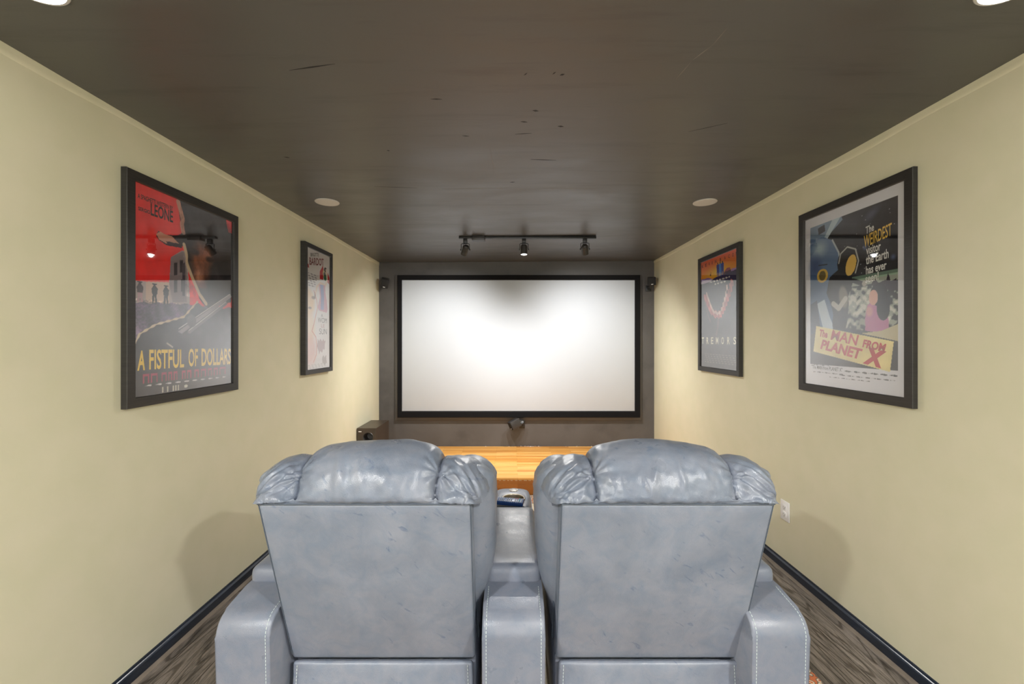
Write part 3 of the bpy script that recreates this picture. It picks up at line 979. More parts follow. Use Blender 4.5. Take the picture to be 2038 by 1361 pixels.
def recliner(cx, seed, lab):
    h = 0.3185
    # rear panel slab, leaning towards the camera at the top
    g = rbox(0, 0.045, 0.644, h, 0.045, 0.304, 0.012, (0.0, 0.010, 0), m=(24, 2, 24), k=3)
    rs = random.Random(seed)
    fold = [(rs.uniform(-0.25, 0.25), rs.uniform(0.4, 0.9), rs.uniform(0, PI), rs.uniform(0.0006, 0.0014)) for _ in range(10)]
    def lean(x, y, z):
        w = 1-0.012*(0.95-z)/0.6
        dd = 0
        if y < 0.02:
            for fx, fz, fa, am in fold:
                t = (x-fx)*math.cos(fa)+(z-fz)*math.sin(fa)
                q = -(x-fx)*math.sin(fa)+(z-fz)*math.cos(fa)
                dd += am*math.exp(-(t/0.02)**2)*math.exp(-(q/0.08)**2)
        return (cx+x*w, yr(z)+y-dd, z)
    bk = obj('backrest', deform(g, lean), M_leather, sf, smooth=60, doubles=True)
    bk['label'] = lab
    # side cushions, one each side between the rear slab and the seat
    for s in (-1, 1):
        g = rbox(0, 0, 0.69, 0.075, 0.125, 0.345, 0.060, (0.012, 0.01, 0.0), m=(5, 8, 22), k=5)
        ph = rs.uniform(0, 6)
        def fn(x, y, z, s=s, ph=ph):
            t = (z-0.345)/0.69
            k = np.interp(z, [0.36, 0.50, 0.60, 0.72, 0.9, 1.04], [0.246, 0.252, 0.278, 0.298, 0.306, 0.298])
            out = 1 if x*s > 0 else 0
            top = max(0, min(1, (z-0.84)/0.16))
            wr = 0.005*math.sin(y*70+z*40+ph)*top*out + 0.003*math.sin(z*120-y*90+ph)*top*out
            wr += 0.0025*math.sin(z*18+ph)*out
            xx = s*(k)+x+s*wr
            return (cx+xx, yr(z)+0.195+y*(1-0.15*top), z-0.006*top*abs(x)/0.07)
        obj('side_bolster', deform(g, fn), M_leather, bk, smooth=60, doubles=True)
    # inner front cushion, seen only from the front
    g = rbox(0, 0, 0.60, 0.27, 0.07, 0.19, 0.05, (0, 0.03, 0), m=(12, 4, 10))
    obj('lumbar_cushion', deform(g, lambda x, y, z: (cx+x, yr(z)+0.245+y, z)), M_leather, bk, smooth=60, doubles=True)
    obj('headrest', headrest_geo(cx, seed), M_head, bk, smooth=80)
    # dark seams: under the headrest and down the pleats; shade in the bolster grooves as dark tubes
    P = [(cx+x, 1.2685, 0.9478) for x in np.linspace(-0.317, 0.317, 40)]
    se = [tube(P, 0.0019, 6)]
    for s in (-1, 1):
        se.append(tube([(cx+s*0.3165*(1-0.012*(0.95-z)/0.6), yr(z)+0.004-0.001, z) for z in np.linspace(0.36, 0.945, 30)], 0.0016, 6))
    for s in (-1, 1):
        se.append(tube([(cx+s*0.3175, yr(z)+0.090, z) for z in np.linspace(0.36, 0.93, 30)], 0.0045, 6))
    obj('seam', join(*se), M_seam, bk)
    # lower rear flap hanging below the backrest
    g = rbox(0, 0, 0.19, 0.320, 0.010, 0.148, 0.009, (0, 0.004, 0), m=(30, 2, 14), k=3)
    def flap(x, y, z):
        q = (0.338-z)
        yy = 1.462-0.10*q*(1-abs(x)/0.5)
        yy += 0.006*math.sin(x*22+seed)*min(1, q*8)*math.exp(-q*3)
        yy += 0.010*math.exp(-((abs(x)-0.285)/0.03)**2)*math.sin(q*26)*math.exp(-q*8)
        return (cx+x*(0.955+0.12*min(q, 0.3)), yy+y, z)
    fp = obj('rear_flap', deform(g, flap), M_leather, sf, smooth=60, doubles=True)
    for s in (-1, 1):
        obj('stitching', dashes([(cx+s*(0.303-0)*(0.955+0.12*min(0.338-z, 0.3)), 1.462-0.10*(0.338-z)*(1-0.6)-0.0115-0.0, z) for z in np.linspace(0.332, 0.06, 20)], 0.0115, 0.0072, 0.0009), M_stitch, fp)
    # seat, base and footrest
    obj('seat_base', bbox_(cx-0.315, cx+0.315, 1.50, 2.24, 0.06, 0.34, 0.01), M_leather2, sf)
    obj('seat_cushion', rbox(cx, 1.98, 0.425, 0.325, 0.29, 0.085, 0.05, (0.0, 0.0, 0.03), m=(12, 12, 4)), M_leather, sf, smooth=60, doubles=True)
    obj('footrest', rbox(cx, 2.285, 0.24, 0.315, 0.035, 0.19, 0.03, (0, 0.012, 0), m=(10, 3, 8)), M_leather, sf, smooth=60, doubles=True)

recliner(-0.441, 3, 'left leather backrest with pleated headrest')
recliner(0.4640, 8, 'right leather backrest with pleated headrest')
for x in (-0.90, -0.80, 0.80, 0.90):
    for y in (1.45, 2.25):
        obj('foot', lathe([(0.0005, 0), (0.020, 0), (0.024, 0.034), (0.0005, 0.034)], 16, Matrix.Translation((x, y, FL))), M_black, sf)

# ------------------------------------------------------------------ remote control lying on the console
rm = thing('remote_control', (-0.010, 2.165, 0.612), 'blue remote control with pale buttons lying across the console cup holder', 'remote control')
Mr = Matrix.Translation((-0.014, 2.160, 0.6195)) @ Matrix.Rotation(math.radians(-12), 4, 'Z') @ Matrix.Rotation(math.radians(8), 4, 'X')
obj('case', xf(bbox_(-0.080, 0.072, -0.024, 0.024, -0.010, 0.008, 0.003), Mr), M_blue, rm)
obj('keypad_face', xf(bbox_(-0.077, 0.069, -0.0215, 0.0215, 0.007, 0.0095, 0.001), Mr), M_bluetop, rm)
cnt = 0
for i in range(14):
    for j in range(4):
        x = -0.071+i*0.0102; y = -0.0155+j*0.0103
        if i in (5, 9) and j in (1, 2): continue
        m = M_key
        if i == 12 and j >= 1: m = M_tealkey
        if i in (10, 11) and j == 3: m = M_redkey
        obj('key', xf(bbox_(x-0.0033, x+0.0033, y-0.0027, y+0.0027, 0.009, 0.0115, 0.0008, 1), Mr), m, rm)

# ------------------------------------------------------------------ posters
class Art:
    def __init__(s, w, h, nx, ny, bg):
        s.w, s.h, s.nx, s.ny = w, h, nx, ny
        t, q = np.meshgrid(np.linspace(0, 1, ny), np.linspace(0, 1, nx), indexing='ij')
        s.S, s.T = q, t
        s.C = np.ones((ny, nx, 3))*np.array(bg, float)
        s.rs = np.random.RandomState(7)
    def fill(s, m, c, a=1.0):
        m = (m*a)[..., None] if m.dtype != bool else (m.astype(float)*a)[..., None]
        s.C = s.C*(1-m)+np.array(c, float)*m
    def inpoly(s, pts, wob=0.0):
        S, T = s.S, s.T
        if wob:
            S = S+wob*np.sin(T*60+3*np.sin(S*17)); T = T+wob*np.sin(S*50+1.0)
        inside = np.zeros(S.shape, bool)
        n = len(pts)
        for i in range(n):
            x1, y1 = pts[i]; x2, y2 = pts[(i+1) % n]
            if y1 == y2: continue
            c = ((y1 > T) != (y2 > T)) & (S < (x2-x1)*(T-y1)/(y2-y1)+x1)
            inside ^= c
        return inside
    def poly(s, pts, c, a=1.0, wob=0.0): s.fill(s.inpoly(pts, wob), c, a)
    def ell(s, cx, cy, rx, ry, c, a=1.0, soft=0.0, rot=0.0):
        X = (s.S-cx)*s.w; Y = (s.T-cy)*s.h
        cr, sr = math.cos(rot), math.sin(rot)
        X, Y = X*cr+Y*sr, -X*sr+Y*cr
        d = np.sqrt((X/(rx*s.w))**2+(Y/(ry*s.w))**2)
        m = (d < 1).astype(float) if soft == 0 else np.clip((1-d)/soft, 0, 1)
        s.fill(m, c, a)
    def line(s, pts, wd, c, a=1.0, wob=0.0):
        m = np.zeros(s.S.shape)
        for (x1, y1), (x2, y2) in zip(pts, pts[1:]):
            ax, ay = x1*s.w, y1*s.h; bx, by = x2*s.w, y2*s.h
            px, py = s.S*s.w, s.T*s.h
            L = (bx-ax)**2+(by-ay)**2+1e-12
            t = np.clip(((px-ax)*(bx-ax)+(py-ay)*(by-ay))/L, 0, 1)
            d = np.hypot(px-ax-t*(bx-ax), py-ay-t*(by-ay))
            ww = wd*s.w
            if wob: ww = ww*(1+wob*np.sin(px*120+py*90))
            m = np.maximum(m, np.clip((ww-d)/0.002+0.5, 0, 1))
        s.fill(m, c, a)
    def fbm(s, fx, fy, seed, octv=4):
        rs = np.random.RandomState(seed)
        o = np.zeros(s.S.shape); amp = 1; tot = 0
        for k in range(octv):
            for j in range(4):
                a, b, p = rs.normal(0, fx), rs.normal(0, fy), rs.uniform(0, 6.28)
                o += amp*np.sin(6.28*(a*s.S+b*s.T)+p+1.3*np.sin(6.28*(b*0.5*s.S-a*0.5*s.T)+p*2))
            tot += amp*2; amp *= 0.6; fx *= 1.9; fy *= 1.9
        return o/tot
    def shade(s, m, amt, seed, fx=3, fy=3):
        f = s.fbm(fx, fy, seed)
        k = 1+amt*f*m
        s.C = s.C*k[..., None]

def text_geo(body, BL, BR, TL, bold=0.0, italic=0.0):
    """text as flat outline mesh mapped on the parallelogram BL-BR-TL, returns (V[s,t], F)"""
    cu = bpy.data.curves.new('t', 'FONT')
    cu.body = body; cu.size = 1.0; cu.offset = bold; cu.resolution_u = 3; cu.shear = italic
    cu.fill_mode = 'FRONT'
    o = bpy.data.objects.new('t', cu)
    COL.objects.link(o)
    bpy.context.view_layer.update()
    dg = bpy.context.evaluated_depsgraph_get()
    me = o.evaluated_get(dg).to_mesh()
    P = np.array([v.co[:2] for v in me.vertices]).reshape(-1, 2)
    F = [tuple(p.vertices) for p in me.polygons]
    o.evaluated_get(dg).to_mesh_clear()
    bpy.data.objects.remove(o, do_unlink=True)
    bpy.data.curves.remove(cu)
    if len(P) == 0: return np.zeros((0, 2)), []
    mn, mx = P.min(0), P.max(0)
    q = (P-mn)/np.maximum(1e-9, mx-mn)
    BL, BR, TL = map(np.array, (BL, BR, TL))
    return BL+q[:, :1]*(BR-BL)+q[:, 1:]*(TL-BL), F

def poster(side, label, ya, yb, za, zb, out, border, paper, art, texts, mats_text, depth, grp='framed film posters'):
    """framed poster on a side wall. ya..yb frame extent along the wall, za..zb height, out = how far the frame front stands off"""
    X = XL if side < 0 else XR
    s = -side
    t = thing('framed_poster', (X, (ya+yb)/2, za), label, 'poster', grp)
    # frame: mitred section with a small inner lip
    def ring(i, off): return [(X+s*off, ya+i, za+i), (X+s*off, yb-i, za+i), (X+s*off, yb-i, zb-i), (X+s*off, ya+i, zb-i)]
    R = [ring(0, 0.0006), ring(0, out-0.002), ring(0.002, out), ring(border-0.002, out), ring(border, out-0.002), ring(border, 0.0006)]
    V = sum(R, []); F = []
    for k in range(len(R)):
        k2 = (k+1) % len(R)
        for j in range(4):
            j2 = (j+1) % 4
            F.append((k*4+j, k*4+j2, k2*4+j2, k2*4+j))
    obj('frame', (V, F), M_frame, t, smooth=20)
    pa, pb, pza, pzb = ya+border, yb-border, za+border, zb-border
    off = max(0.007, out-0.012)
    if side < 0: P = lambda S, T, o_: (X+s*o_, pa+S*(pb-pa), pza+T*(pzb-pza))
    else: P = lambda S, T, o_: (X+s*o_, pb-S*(pb-pa), pza+T*(pzb-pza))
    # printed sheet: fine grid carrying the printed colours
    ny, nx = art.S.shape
    xs = P(art.S, art.T, off)
    Vv = np.stack([np.full(art.S.shape, xs[0]), xs[1], xs[2]], -1)
    Vf, Ff = sheet(Vv)
    me_o = obj('print', (Vf, Ff), M_print, t, smooth=0)
    me = me_o.data
    at = me.color_attributes.new('print', 'FLOAT_COLOR', 'POINT')
    c = np.clip(art.C, 0, 255)/255.0
    c = np.where(c <= 0.04045, c/12.92, ((c+0.055)/1.055)**2.4)
    c = np.concatenate([c.reshape(-1, 3), np.ones((ny*nx, 1))], 1).astype(np.float32)
    at.data.foreach_set('color', c.ravel())
    # lettering
    V, F, I = [], [], []
    for (body, BL, BR, TL, mi, bold, it) in texts:
        q, f = text_geo(body, BL, BR, TL, bold, it)
        n = len(V)
        V += [P(a, b, off+0.0006+0.0001*mi) for a, b in q]
        F += [tuple(i+n for i in g) for g in f]
        I += [mi]*len(f)
    if V:
        # keep the order of faces for the materials: build directly
        me = bpy.data.meshes.new('lettering')
        me.from_pydata([tuple(map(float, p)) for p in V], [], F)
        for m in mats_text: me.materials.append(m)
        for p, i in zip(me.polygons, I): p.material_index = i
        lo = bpy.data.objects.new('lettering', me)
        COL.objects.link(lo); lo.parent = t
        me.transform(Matrix.Translation(-t.location))
    xg = X+s*(off+0.003)
    gv = [(xg, pa+0.0005, pza+0.0005), (xg, pb-0.0005, pza+0.0005), (xg, pb-0.0005, pzb-0.0005), (xg, pa+0.0005, pzb-0.0005)]
    gme = bpy.data.meshes.new('glazing')
    gme.from_pydata([tuple(Vector(p)-t.location) for p in gv], [], [(0, 1, 2, 3) if s > 0 else (3, 2, 1, 0)])   # faces the room
    gme.materials.append(M_glass)
    go = bpy.data.objects.new('glazing', gme); COL.objects.link(go); go.parent = t
    # backing so that the frame is closed behind
    obj('backing', box(*(sorted((X+s*0.001, X+s*(off-0.0015)))), pa-0.004, pb+0.004, pza-0.004, pzb+0.004), M_black, t, smooth=0)
    return t

def ink(name, c): return simple('ink_'+name, lin(c), 0.6, spec=0.2)
I_black = ink('black', (34, 18, 22)); I_yellow = ink('yellow', (246, 205, 20)); I_mag = ink('magenta', (186, 32, 78)); I_white = ink('white', (232, 232, 228))
I_red = ink('red', (198, 48, 44)); I_gold = ink('gold', (240, 200, 90)); I_dkred = ink('dark_red', (120, 24, 34)); I_grey = ink('grey', (80, 80, 84)); I_dkbr = ink('maroon', (92, 20, 24)); I_cream = ink('cream', (236, 232, 205)); I_pale = ink('pale_rose', (196, 150, 150))

def up(s0, s1, t0, t1): return ((s0, t0), (s1, t0), (s0, t1))

# --- poster 1 : red western sheet (plain stand-in picture, real wording)
a = Art(0.63, 0.91, 250, 360, (238, 50, 48))
a.shade(np.ones(a.S.shape), 0.06, 1)
low = a.S*0.0+1
a.poly([(-.01, .44), (-.01, .54), (.10, .545), (.30, .56), (.314, .69), (.424, .74), (.47, .74), (.5, .50), (.5, .44)], (176, 160, 158))
a.poly([(.10, .545), (.30, .56), (.30, .45), (.10, .44)], (206, 178, 160))
a.poly([(.30, .55), (.314, .69), (.424, .735), (.46, .74), (.47, .47), (.33, .46)], (140, 126, 130))
for (x0, y0) in ((.345, .60), (.40, .62), (.345, .51), (.41, .52)): a.poly([(x0, y0), (x0+.03, y0+.005), (x0+.03, y0+.07), (x0, y0+.065)], (52, 44, 52))
a.poly([(.425, .50), (.45, .50), (.45, .68), (.425, .67)], (70, 60, 70))
# plain ground
a.poly([(-.01, -.01), (1.01, -.01), (1.01, .46), (.5, .46), (-.01, .44)], (96, 78, 104), wob=.004)
a.shade((a.T < .46).astype(float), 0.5, 3, 6, 18)
# large dark rock mass in place of the portrait
a.poly([(.38, 1.01), (.40, .90), (.42, .83), (.33, .80), (.20, .80), (.185, .775), (.21, .757), (.30, .745), (.43, .762), (.47, .70), (.50, .62), (.60, .50), (.70, .44), (.99, .50), (1.01, .60), (1.01, .93), (.95, .93), (.92, 1.01)], (44, 38, 40), wob=.003)
a.poly([(.95, 1.01), (.955, .93), (1.01, .93), (1.01, 1.01)], (232, 50, 60))
a.line([(.39, .99), (.425, .90), (.43, .84)], .020, (208, 150, 130), wob=.3)
a.poly([(.185, .785), (.22, .803), (.33, .795), (.40, .77), (.30, .752), (.21, .762)], (206, 146, 126), wob=.002)
a.poly([(.27, .765), (.42, .772), (.42, .752), (.29, .745)], (50, 28, 40))
a.ell(.62, .69, .13, .23, (118, 70, 48), soft=.45)
a.ell(.60, .62, .07, .10, (196, 134, 104), .8, soft=.7)
a.ell(.70, .74, .08, .10, (168, 102, 74), .7, soft=.7)
a.ell(.55, .75, .06, .03, (34, 26, 26), .8, soft=.5); a.ell(.72, .73, .06, .03, (34, 26, 26), .8, soft=.5)
a.ell(.64, .575, .07, .03, (96, 44, 40), .7, soft=.6)
a.shade(a.inpoly([(.42, .84), (.45, .5), (1, .5), (1, 1), (.4, 1)]).astype(float), .35, 9, 5, 7)
# pale strap and edge line
a.line([(.445, .775), (.475, .68), (.53, .60), (.60, .52), (.68, .475)], .014, (216, 190, 158), wob=.35)
# dark cloth shape below
a.poly([(-.01, -.01), (-.01, .22), (.06, .30), (.20, .35), (.44, .39), (.58, .475), (.70, .44), (1.01, .47), (1.01, -.01)], (48, 42, 46), wob=.003)
a.shade((a.T < .45).astype(float), .35, 12, 3, 6)
a.line([(.0, .235), (.05, .295), (.18, .342), (.44, .39), (.58, .478)], .007, (222, 200, 170), wob=.4)
# long pale beams
a.poly([(.38, .31), (.42, .30), (1.0, .535), (.98, .55)], (150, 140, 146))
a.poly([(.47, .31), (.50, .30), (.94, .485), (.93, .50)], (112, 104, 110))
a.line([(.39, .325), (.97, .548)], .004, (214, 206, 206)); a.line([(.49, .318), (.92, .498)], .004, (206, 200, 200))
a.ell(.52, .37, .05, .05, (92, 84, 88)); a.line([(.28, .25), (.33, .23)], .006, (200, 190, 180))
for (fx, h_, c) in ((.052, .10, (60, 40, 44)), (.17, .098, (22, 18, 24)), (.27, .092, (24, 20, 26))):
    y0 = .443
    a.poly([(fx-.022, y0), (fx-.008, y0), (fx, y0+.04), (fx+.010, y0), (fx+.022, y0), (fx+.016, y0+.05), (fx-.016, y0+.05)], (190, 150, 160) if fx < .1 else c)
    a.poly([(fx-.02, y0+.045), (fx+.022, y0+.045), (fx+.028, y0+.075), (fx+.01, y0+.087), (fx-.012, y0+.087), (fx-.026, y0+.07)], c)
    a.ell(fx, y0+.092, .010, .010, c); a.ell(fx, y0+.096, .022, .005, c)
a.fill((a.S < .006), (214, 196, 190), .8)
T1 = [('A SPAGHETTI WESTERN BY', (.034, .928), (.333, .930), (.034, .951), 0, .02, 0),
      ('SERGIO', (.038, .872), (.133, .872), (.038, .890), 0, .03, 0), ('LEONE', (.137, .868), (.333, .868), (.137, .929), 0, .02, 0),
      ('A', (.030, .123), (.090, .123), (.030, .217), 1, .03, .1), ('FISTFUL', (.125, .123), (.440, .120), (.125, .221), 1, .02, 0), ('OF', (.485, .122), (.585, .120), (.485, .221), 1, .02, 0),
      ('DOLLARS', (.625, .120), (.985, .115), (.625, .220), 1, .02, 0),
      ('WITH', (.075, .060), (.20, .060), (.075, .108), 2, .02, 0), ('IAN VOLONTE', (.23, .056), (.50, .056), (.23, .105), 2, .02, 0), ('MARIANNE KOCH', (.53, .052), (.93, .050), (.53, .100), 2, .02, 0)]
for k in range(10):
    s0 = .085+k*.088
    T1.append((['PROD BY', 'MUSIC BY', 'EDITED BY', 'FILM BY', 'TECHNICOLOR', 'STORY BY', 'SET BY', 'SOUND BY', 'CAMERA BY', 'SCRIPT'][k], (s0, .044), (s0+.058, .044), (s0, .051), 3, .02, 0))
T1 += [('E  R', (.235, .004), (.30, .004), (.235, .032), 3, .02, 0), ('GUE', (.33, .006), (.40, .006), (.33, .034), 3, .02, 0)]
T1 = [t for t in T1 if t[0] not in ('PROD BY', 'MUSIC BY', 'EDITED BY', 'FILM BY', 'TECHNICOLOR', 'STORY BY', 'SET BY', 'SOUND BY', 'CAMERA BY', 'SCRIPT', 'IAN VOLONTE', 'MARIANNE KOCH', 'WITH', 'E  R', 'GUE')]
# unreadable credit lines stay as small bars of print
for k in range(10): a.line([(.09+k*.088, .048-.0005*k), (.14+k*.088, .048-.0005*k)], .0032, (226, 222, 226), wob=.8)
for (s0, s1) in ((.075, .13), (.14, .20), (.23, .28), (.29, .33), (.34, .38), (.42, .46), (.47, .52), (.55, .60), (.62, .68), (.70, .75), (.77, .82), (.84, .92)):
    a.poly([(s0, .06), (s0+.010, .06), (s0+.010, .105), (s0, .105)], (178, 34, 80)); a.poly([(s1-.014, .06), (s1-.004, .06), (s1-.004, .105), (s1-.014, .105)], (178, 34, 80))
    a.poly([(s0, .093), (s1-.01, .093), (s1-.01, .105), (s0, .105)], (178, 34, 80))
for s0 in (.235, .28, .33, .355, .38): a.poly([(s0, .004), (s0+.012, .004), (s0+.012, .032), (s0, .032)], (214, 208, 190))
a.ell(.46, .020, .018, .012, (226, 224, 210))
poster(-1, 'large black framed poster on the left wall nearest the camera, red sky and yellow title', 1.745, 2.457, 1.152, 2.145, 0.026, 0.042, None, a, T1, [I_black, I_yellow, I_mag, I_white], 0)

# --- poster 2 : pale narrow sheet with drawn figures replaced by plain shapes
a = Art(0.40, 0.94, 130, 300, (232, 230, 232))
a.poly([(-.01, .866), (.085, .868), (.11, .838), (-.01, .838)], (196, 34, 40))
a.poly([(.55, .775), (.55, .84), (.68, .90), (.72, .86), (.70, .775)], (200, 30, 36)); a.poly([(.90, .86), (.99, .81), (.98, .75), (.86, .77), (.90, .82)], (204, 50, 50))
a.ell(.78, .835, .10, .10, (236, 222, 170)); a.ell(.80, .80, .08, .07, (40, 110, 70)); a.ell(.76, .83, .05, .04, (60, 60, 60)); a.ell(.80, .87, .07, .05, (44, 34, 34))
a.line([(.35, .62), (.42, .70), (.58, .74), (.80, .73)], .025, (238, 214, 196)); a.line([(.80, .73), (.88, .79), (.84, .87)], .03, (240, 218, 200))
a.poly([(.50, .725), (.78, .73), (.80, .66), (.86, .60), (.90, .52), (.86, .49), (.50, .50), (.46, .53), (.55, .62)], (212, 150, 178))
a.poly([(.56, .725), (.70, .73), (.74, .62), (.72, .51), (.58, .51), (.60, .62)], (128, 140, 206))
a.line([(.36, .62), (.33, .645), (.34, .60)], .012, (60, 60, 60))
a.ell(.02, .55, .36, .33, (246, 212, 160), .85, soft=.35); a.ell(.28, .60, .10, .04, (110, 80, 60), .7, soft=.5); a.ell(.14, .51, .08, .03, (70, 50, 40), .8, soft=.5); a.ell(.06, .35, .34, .40, (244, 216, 178), .7, soft=.4)
a.line([(.30, .66), (.42, .58), (.45, .52), (.30, .38), (.22, .32), (.38, .27), (.42, .20), (.40, .12), (.28, .06)], .012, (214, 120, 100), .75)
a.ell(.10, .16, .38, .40, (232, 170, 160), .55, soft=.5)
a.poly([(.45, .245), (.80, .245), (.74, .16), (.52, .13), (.44, .18)], (170, 140, 150), .7, wob=.01); a.poly([(.66, .10), (.84, .10), (.86, .03), (.66, .035)], (150, 140, 140), .6, wob=.01)
for k in range(6): a.line([(.08, .795-.020*k), (.44-.02*k, .790-.019*k)], .006, (96, 90, 110), .7, wob=.9)
for k in range(3): a.line([(.05, .035-.012*k), (.8, .040-.012*k)], .004, (160, 160, 160), .7, wob=.9)
T2 = [('BRIGITTE', (.16, .935), (.50, .965), (.155, .965), 1, .02, 0), ('BARDOT', (.12, .862), (.72, .900), (.11, .925), 0, .02, 0),
      ('A', (.60, .445), (.68, .445), (.60, .475), 1, .0, 0), ('WOM', (.46, .395), (.86, .395), (.46, .44), 1, .0, 0), ('LE', (.60, .355), (.76, .355), (.60, .385), 2, .0, 0), ('SUN', (.52, .295), (.86, .295), (.52, .345), 1, .0, 0)]
poster(-1, 'slim black framed poster on the far left wall, pale sheet with a lilac shape', 3.225, 3.715, 1.170, 2.185, 0.040, 0.036, None, a, T2, [I_dkred, I_grey, I_pale], 0)

# --- poster 3 : orange sky over dark ground
a = Art(0.63, 0.93, 200, 300, (60, 58, 62))
sky = a.T > .80
tt = np.clip((a.T-.80)/.2, 0, 1)[..., None]
g0, g1 = np.array((250, 170, 40.)), np.array((246, 104, 60.))
cc = g0*(1-tt)+g1*tt
gl = np.exp(-(((a.S-.5)/.35)**2+((a.T-.86)/.06)**2))[..., None]
cc = cc*(1-gl)+np.array((252, 206, 40.))*gl
a.C = np.where(sky[..., None], cc, a.C)
a.ell(.56, .875, .13, .13, (252, 226, 130), .9, soft=.6)
a.poly([(-.01, .79), (-.01, .835), (.06, .838), (.12, .832), (.20, .836), (.30, .822), (.35, .81), (.35, .79)], (150, 110, 190))
a.poly([(-.01, .785), (-.01, .815), (.15, .818), (.35, .812), (.35, .785)], (206, 190, 220))
a.poly([(.82, .82), (.86, .850), (.94, .845), (1.01, .86), (1.01, .81)], (176, 140, 206))
a.poly([(.28, .79), (.40, .815), (1.01, .832), (1.01, .72), (.28, .72)], (46, 34, 86))
a.poly([(.66, .822), (.67, .845), (.74, .868), (.82, .865), (.84, .825)], (170, 90, 110)); a.poly([(.66, .822), (.84, .826), (.84, .845), (.66, .838)], (70, 40, 70))
a.poly([(-.01, -.01), (-.01, .79), (.28, .79), (1.01, .745), (1.01, -.01)], (50, 48, 54))
for (fx, c) in ((.50, (28, 40, 150)), (.565, (50, 130, 220)), (.625, (20, 60, 170))):
    a.poly([(fx-.045, .815), (fx-.02, .815), (fx-.03, .86), (fx-.035, .925), (fx+.035, .925), (fx+.035, .86), (fx+.03, .815), (fx+.012, .815), (fx, .86), (fx-.012, .815)], c); a.ell(fx, .934, .014, .014, (30, 24, 40))
a.poly([(.28, .845), (.31, .845), (.31, .862), (.28, .862)], (80, 30, 20)); a.line([(.305, .845), (.305, .875)], .004, (50, 20, 20))
# plain curved pink band
a.line([(.13, .66), (.20, .60), (.30, .53), (.42, .485), (.56, .475), (.66, .53), (.74, .60), (.82, .67), (.86, .73)], .045, (206, 120, 120), .95, wob=.25)
a.line([(.18, .69), (.25, .61), (.34, .535), (.44, .495), (.55, .488), (.63, .54), (.70, .62), (.75, .72)], .018, (236, 206, 198), .95, wob=.6)
a.line([(.15, .60), (.22, .48), (.30, .42)], .01, (170, 110, 110), .5); a.line([(.95, .73), (1.0, .62)], .01, (190, 130, 130), .5); a.line([(.52, .47), (.50, .36), (.46, .30)], .012, (150, 100, 96), .5)
a.shade((a.T < .73).astype(float), .25, 5, 3, 4)
for (t0, s0, s1) in ((.785, .26, .82), (.757, .42, .68)):
    x = s0
    rr = random.Random(int(t0*100))
    while x < s1:
        L = rr.uniform(.03, .07); a.line([(x, t0), (x+L*.8, t0)], .007, (232, 228, 220), wob=.8); x += L+.015
for k in range(5): a.line([(.12, .12-.018*k), (.95, .12-.018*k)], .0025, (160, 156, 150), .8, wob=.9)
T3 = []
for ch, s0 in zip('KEVIN', (.03, .135, .235, .335, .42)): T3.append((ch, (s0, .945), (s0+(.045 if ch != 'I' else .016), .945), (s0, .975), 0, .02, 0))
for ch, s0 in zip('BACON', (.555, .67, .775, .87, .955)): T3.append((ch, (s0, .945), (s0+.04, .945), (s0, .975), 0, .02, 0))
for ch, s0 in zip('TREMORS', (.03, .175, .31, .45, .60, .75, .90)): T3.append((ch, (s0, .215), (s0+.065, .215), (s0, .278), 1, .02, 0))
poster(1, 'black framed poster on the far right wall, orange sky over a grey lower half', 3.155, 3.855, 1.165, 2.165, 0.030, 0.040, None, a, T3, [I_dkbr, I_cream], 0)

# --- poster 4 : white margin, black starry picture, cream banner
a = Art(0.63, 0.95, 250, 370, (226, 226, 234))
pic = (a.S > .068) & (a.S < .936) & (a.T > .120) & (a.T < .945)
a.fill(pic, (32, 31, 36))
msk = (pic & (a.T > .58)).astype(float)
a.shade(msk, .35, 21, 3, 3)
a.ell(.72, .90, .10, .05, (100, 110, 140), .6, soft=.8, rot=.5)
for (x, y) in ((.66, .74), (.90, .66)): a.ell(x, y, .03, .03, (96, 116, 160), .8, soft=.8)
rs = np.random.RandomState(3)
for k in range(26): a.ell(rs.uniform(.45, .92), rs.uniform(.58, .93), .003, .003, (190, 190, 200))
# tall silver-blue hull shapes at left
def clip_pic(pts): return [(min(.936, max(.068, x)), min(.945, max(.12, y))) for x, y in pts]
a.poly(clip_pic([(.068, .945), (.43, .945), (.44, .925), (.25, .85), (.068, .872)]), (128, 150, 176))
a.poly([(.16, .925), (.24, .935), (.25, .895), (.17, .885)], (24, 26, 34)); a.poly([(.33, .945), (.42, .945), (.27, .845), (.24, .86)], (190, 208, 222))
a.poly([(.068, .872), (.25, .86), (.34, .82), (.40, .75), (.41, .68), (.36, .60), (.30, .50), (.34, .40), (.40, .30), (.068, .30)], (92, 120, 158), wob=.003)
a.ell(.18, .80, .12, .10, (190, 210, 214), .7, soft=.8); a.ell(.13, .70, .10, .14, (40, 66, 120), .7, soft=.8)
a.line([(.33, .83), (.40, .75), (.415, .68)], .008, (190, 200, 206))
a.poly([(.15, .48), (.24, .50), (.30, .40), (.37, .30), (.24, .30)], (196, 212, 226)); a.poly([(.068, .48), (.15, .50), (.20, .30), (.068, .30)], (40, 56, 80))
a.ell(.215, .640, .065, .060, (224, 186, 80)); a.ell(.215, .640, .040, .044, (110, 96, 50)); a.line([(.17, .705), (.27, .70)], .004, (40, 40, 40))
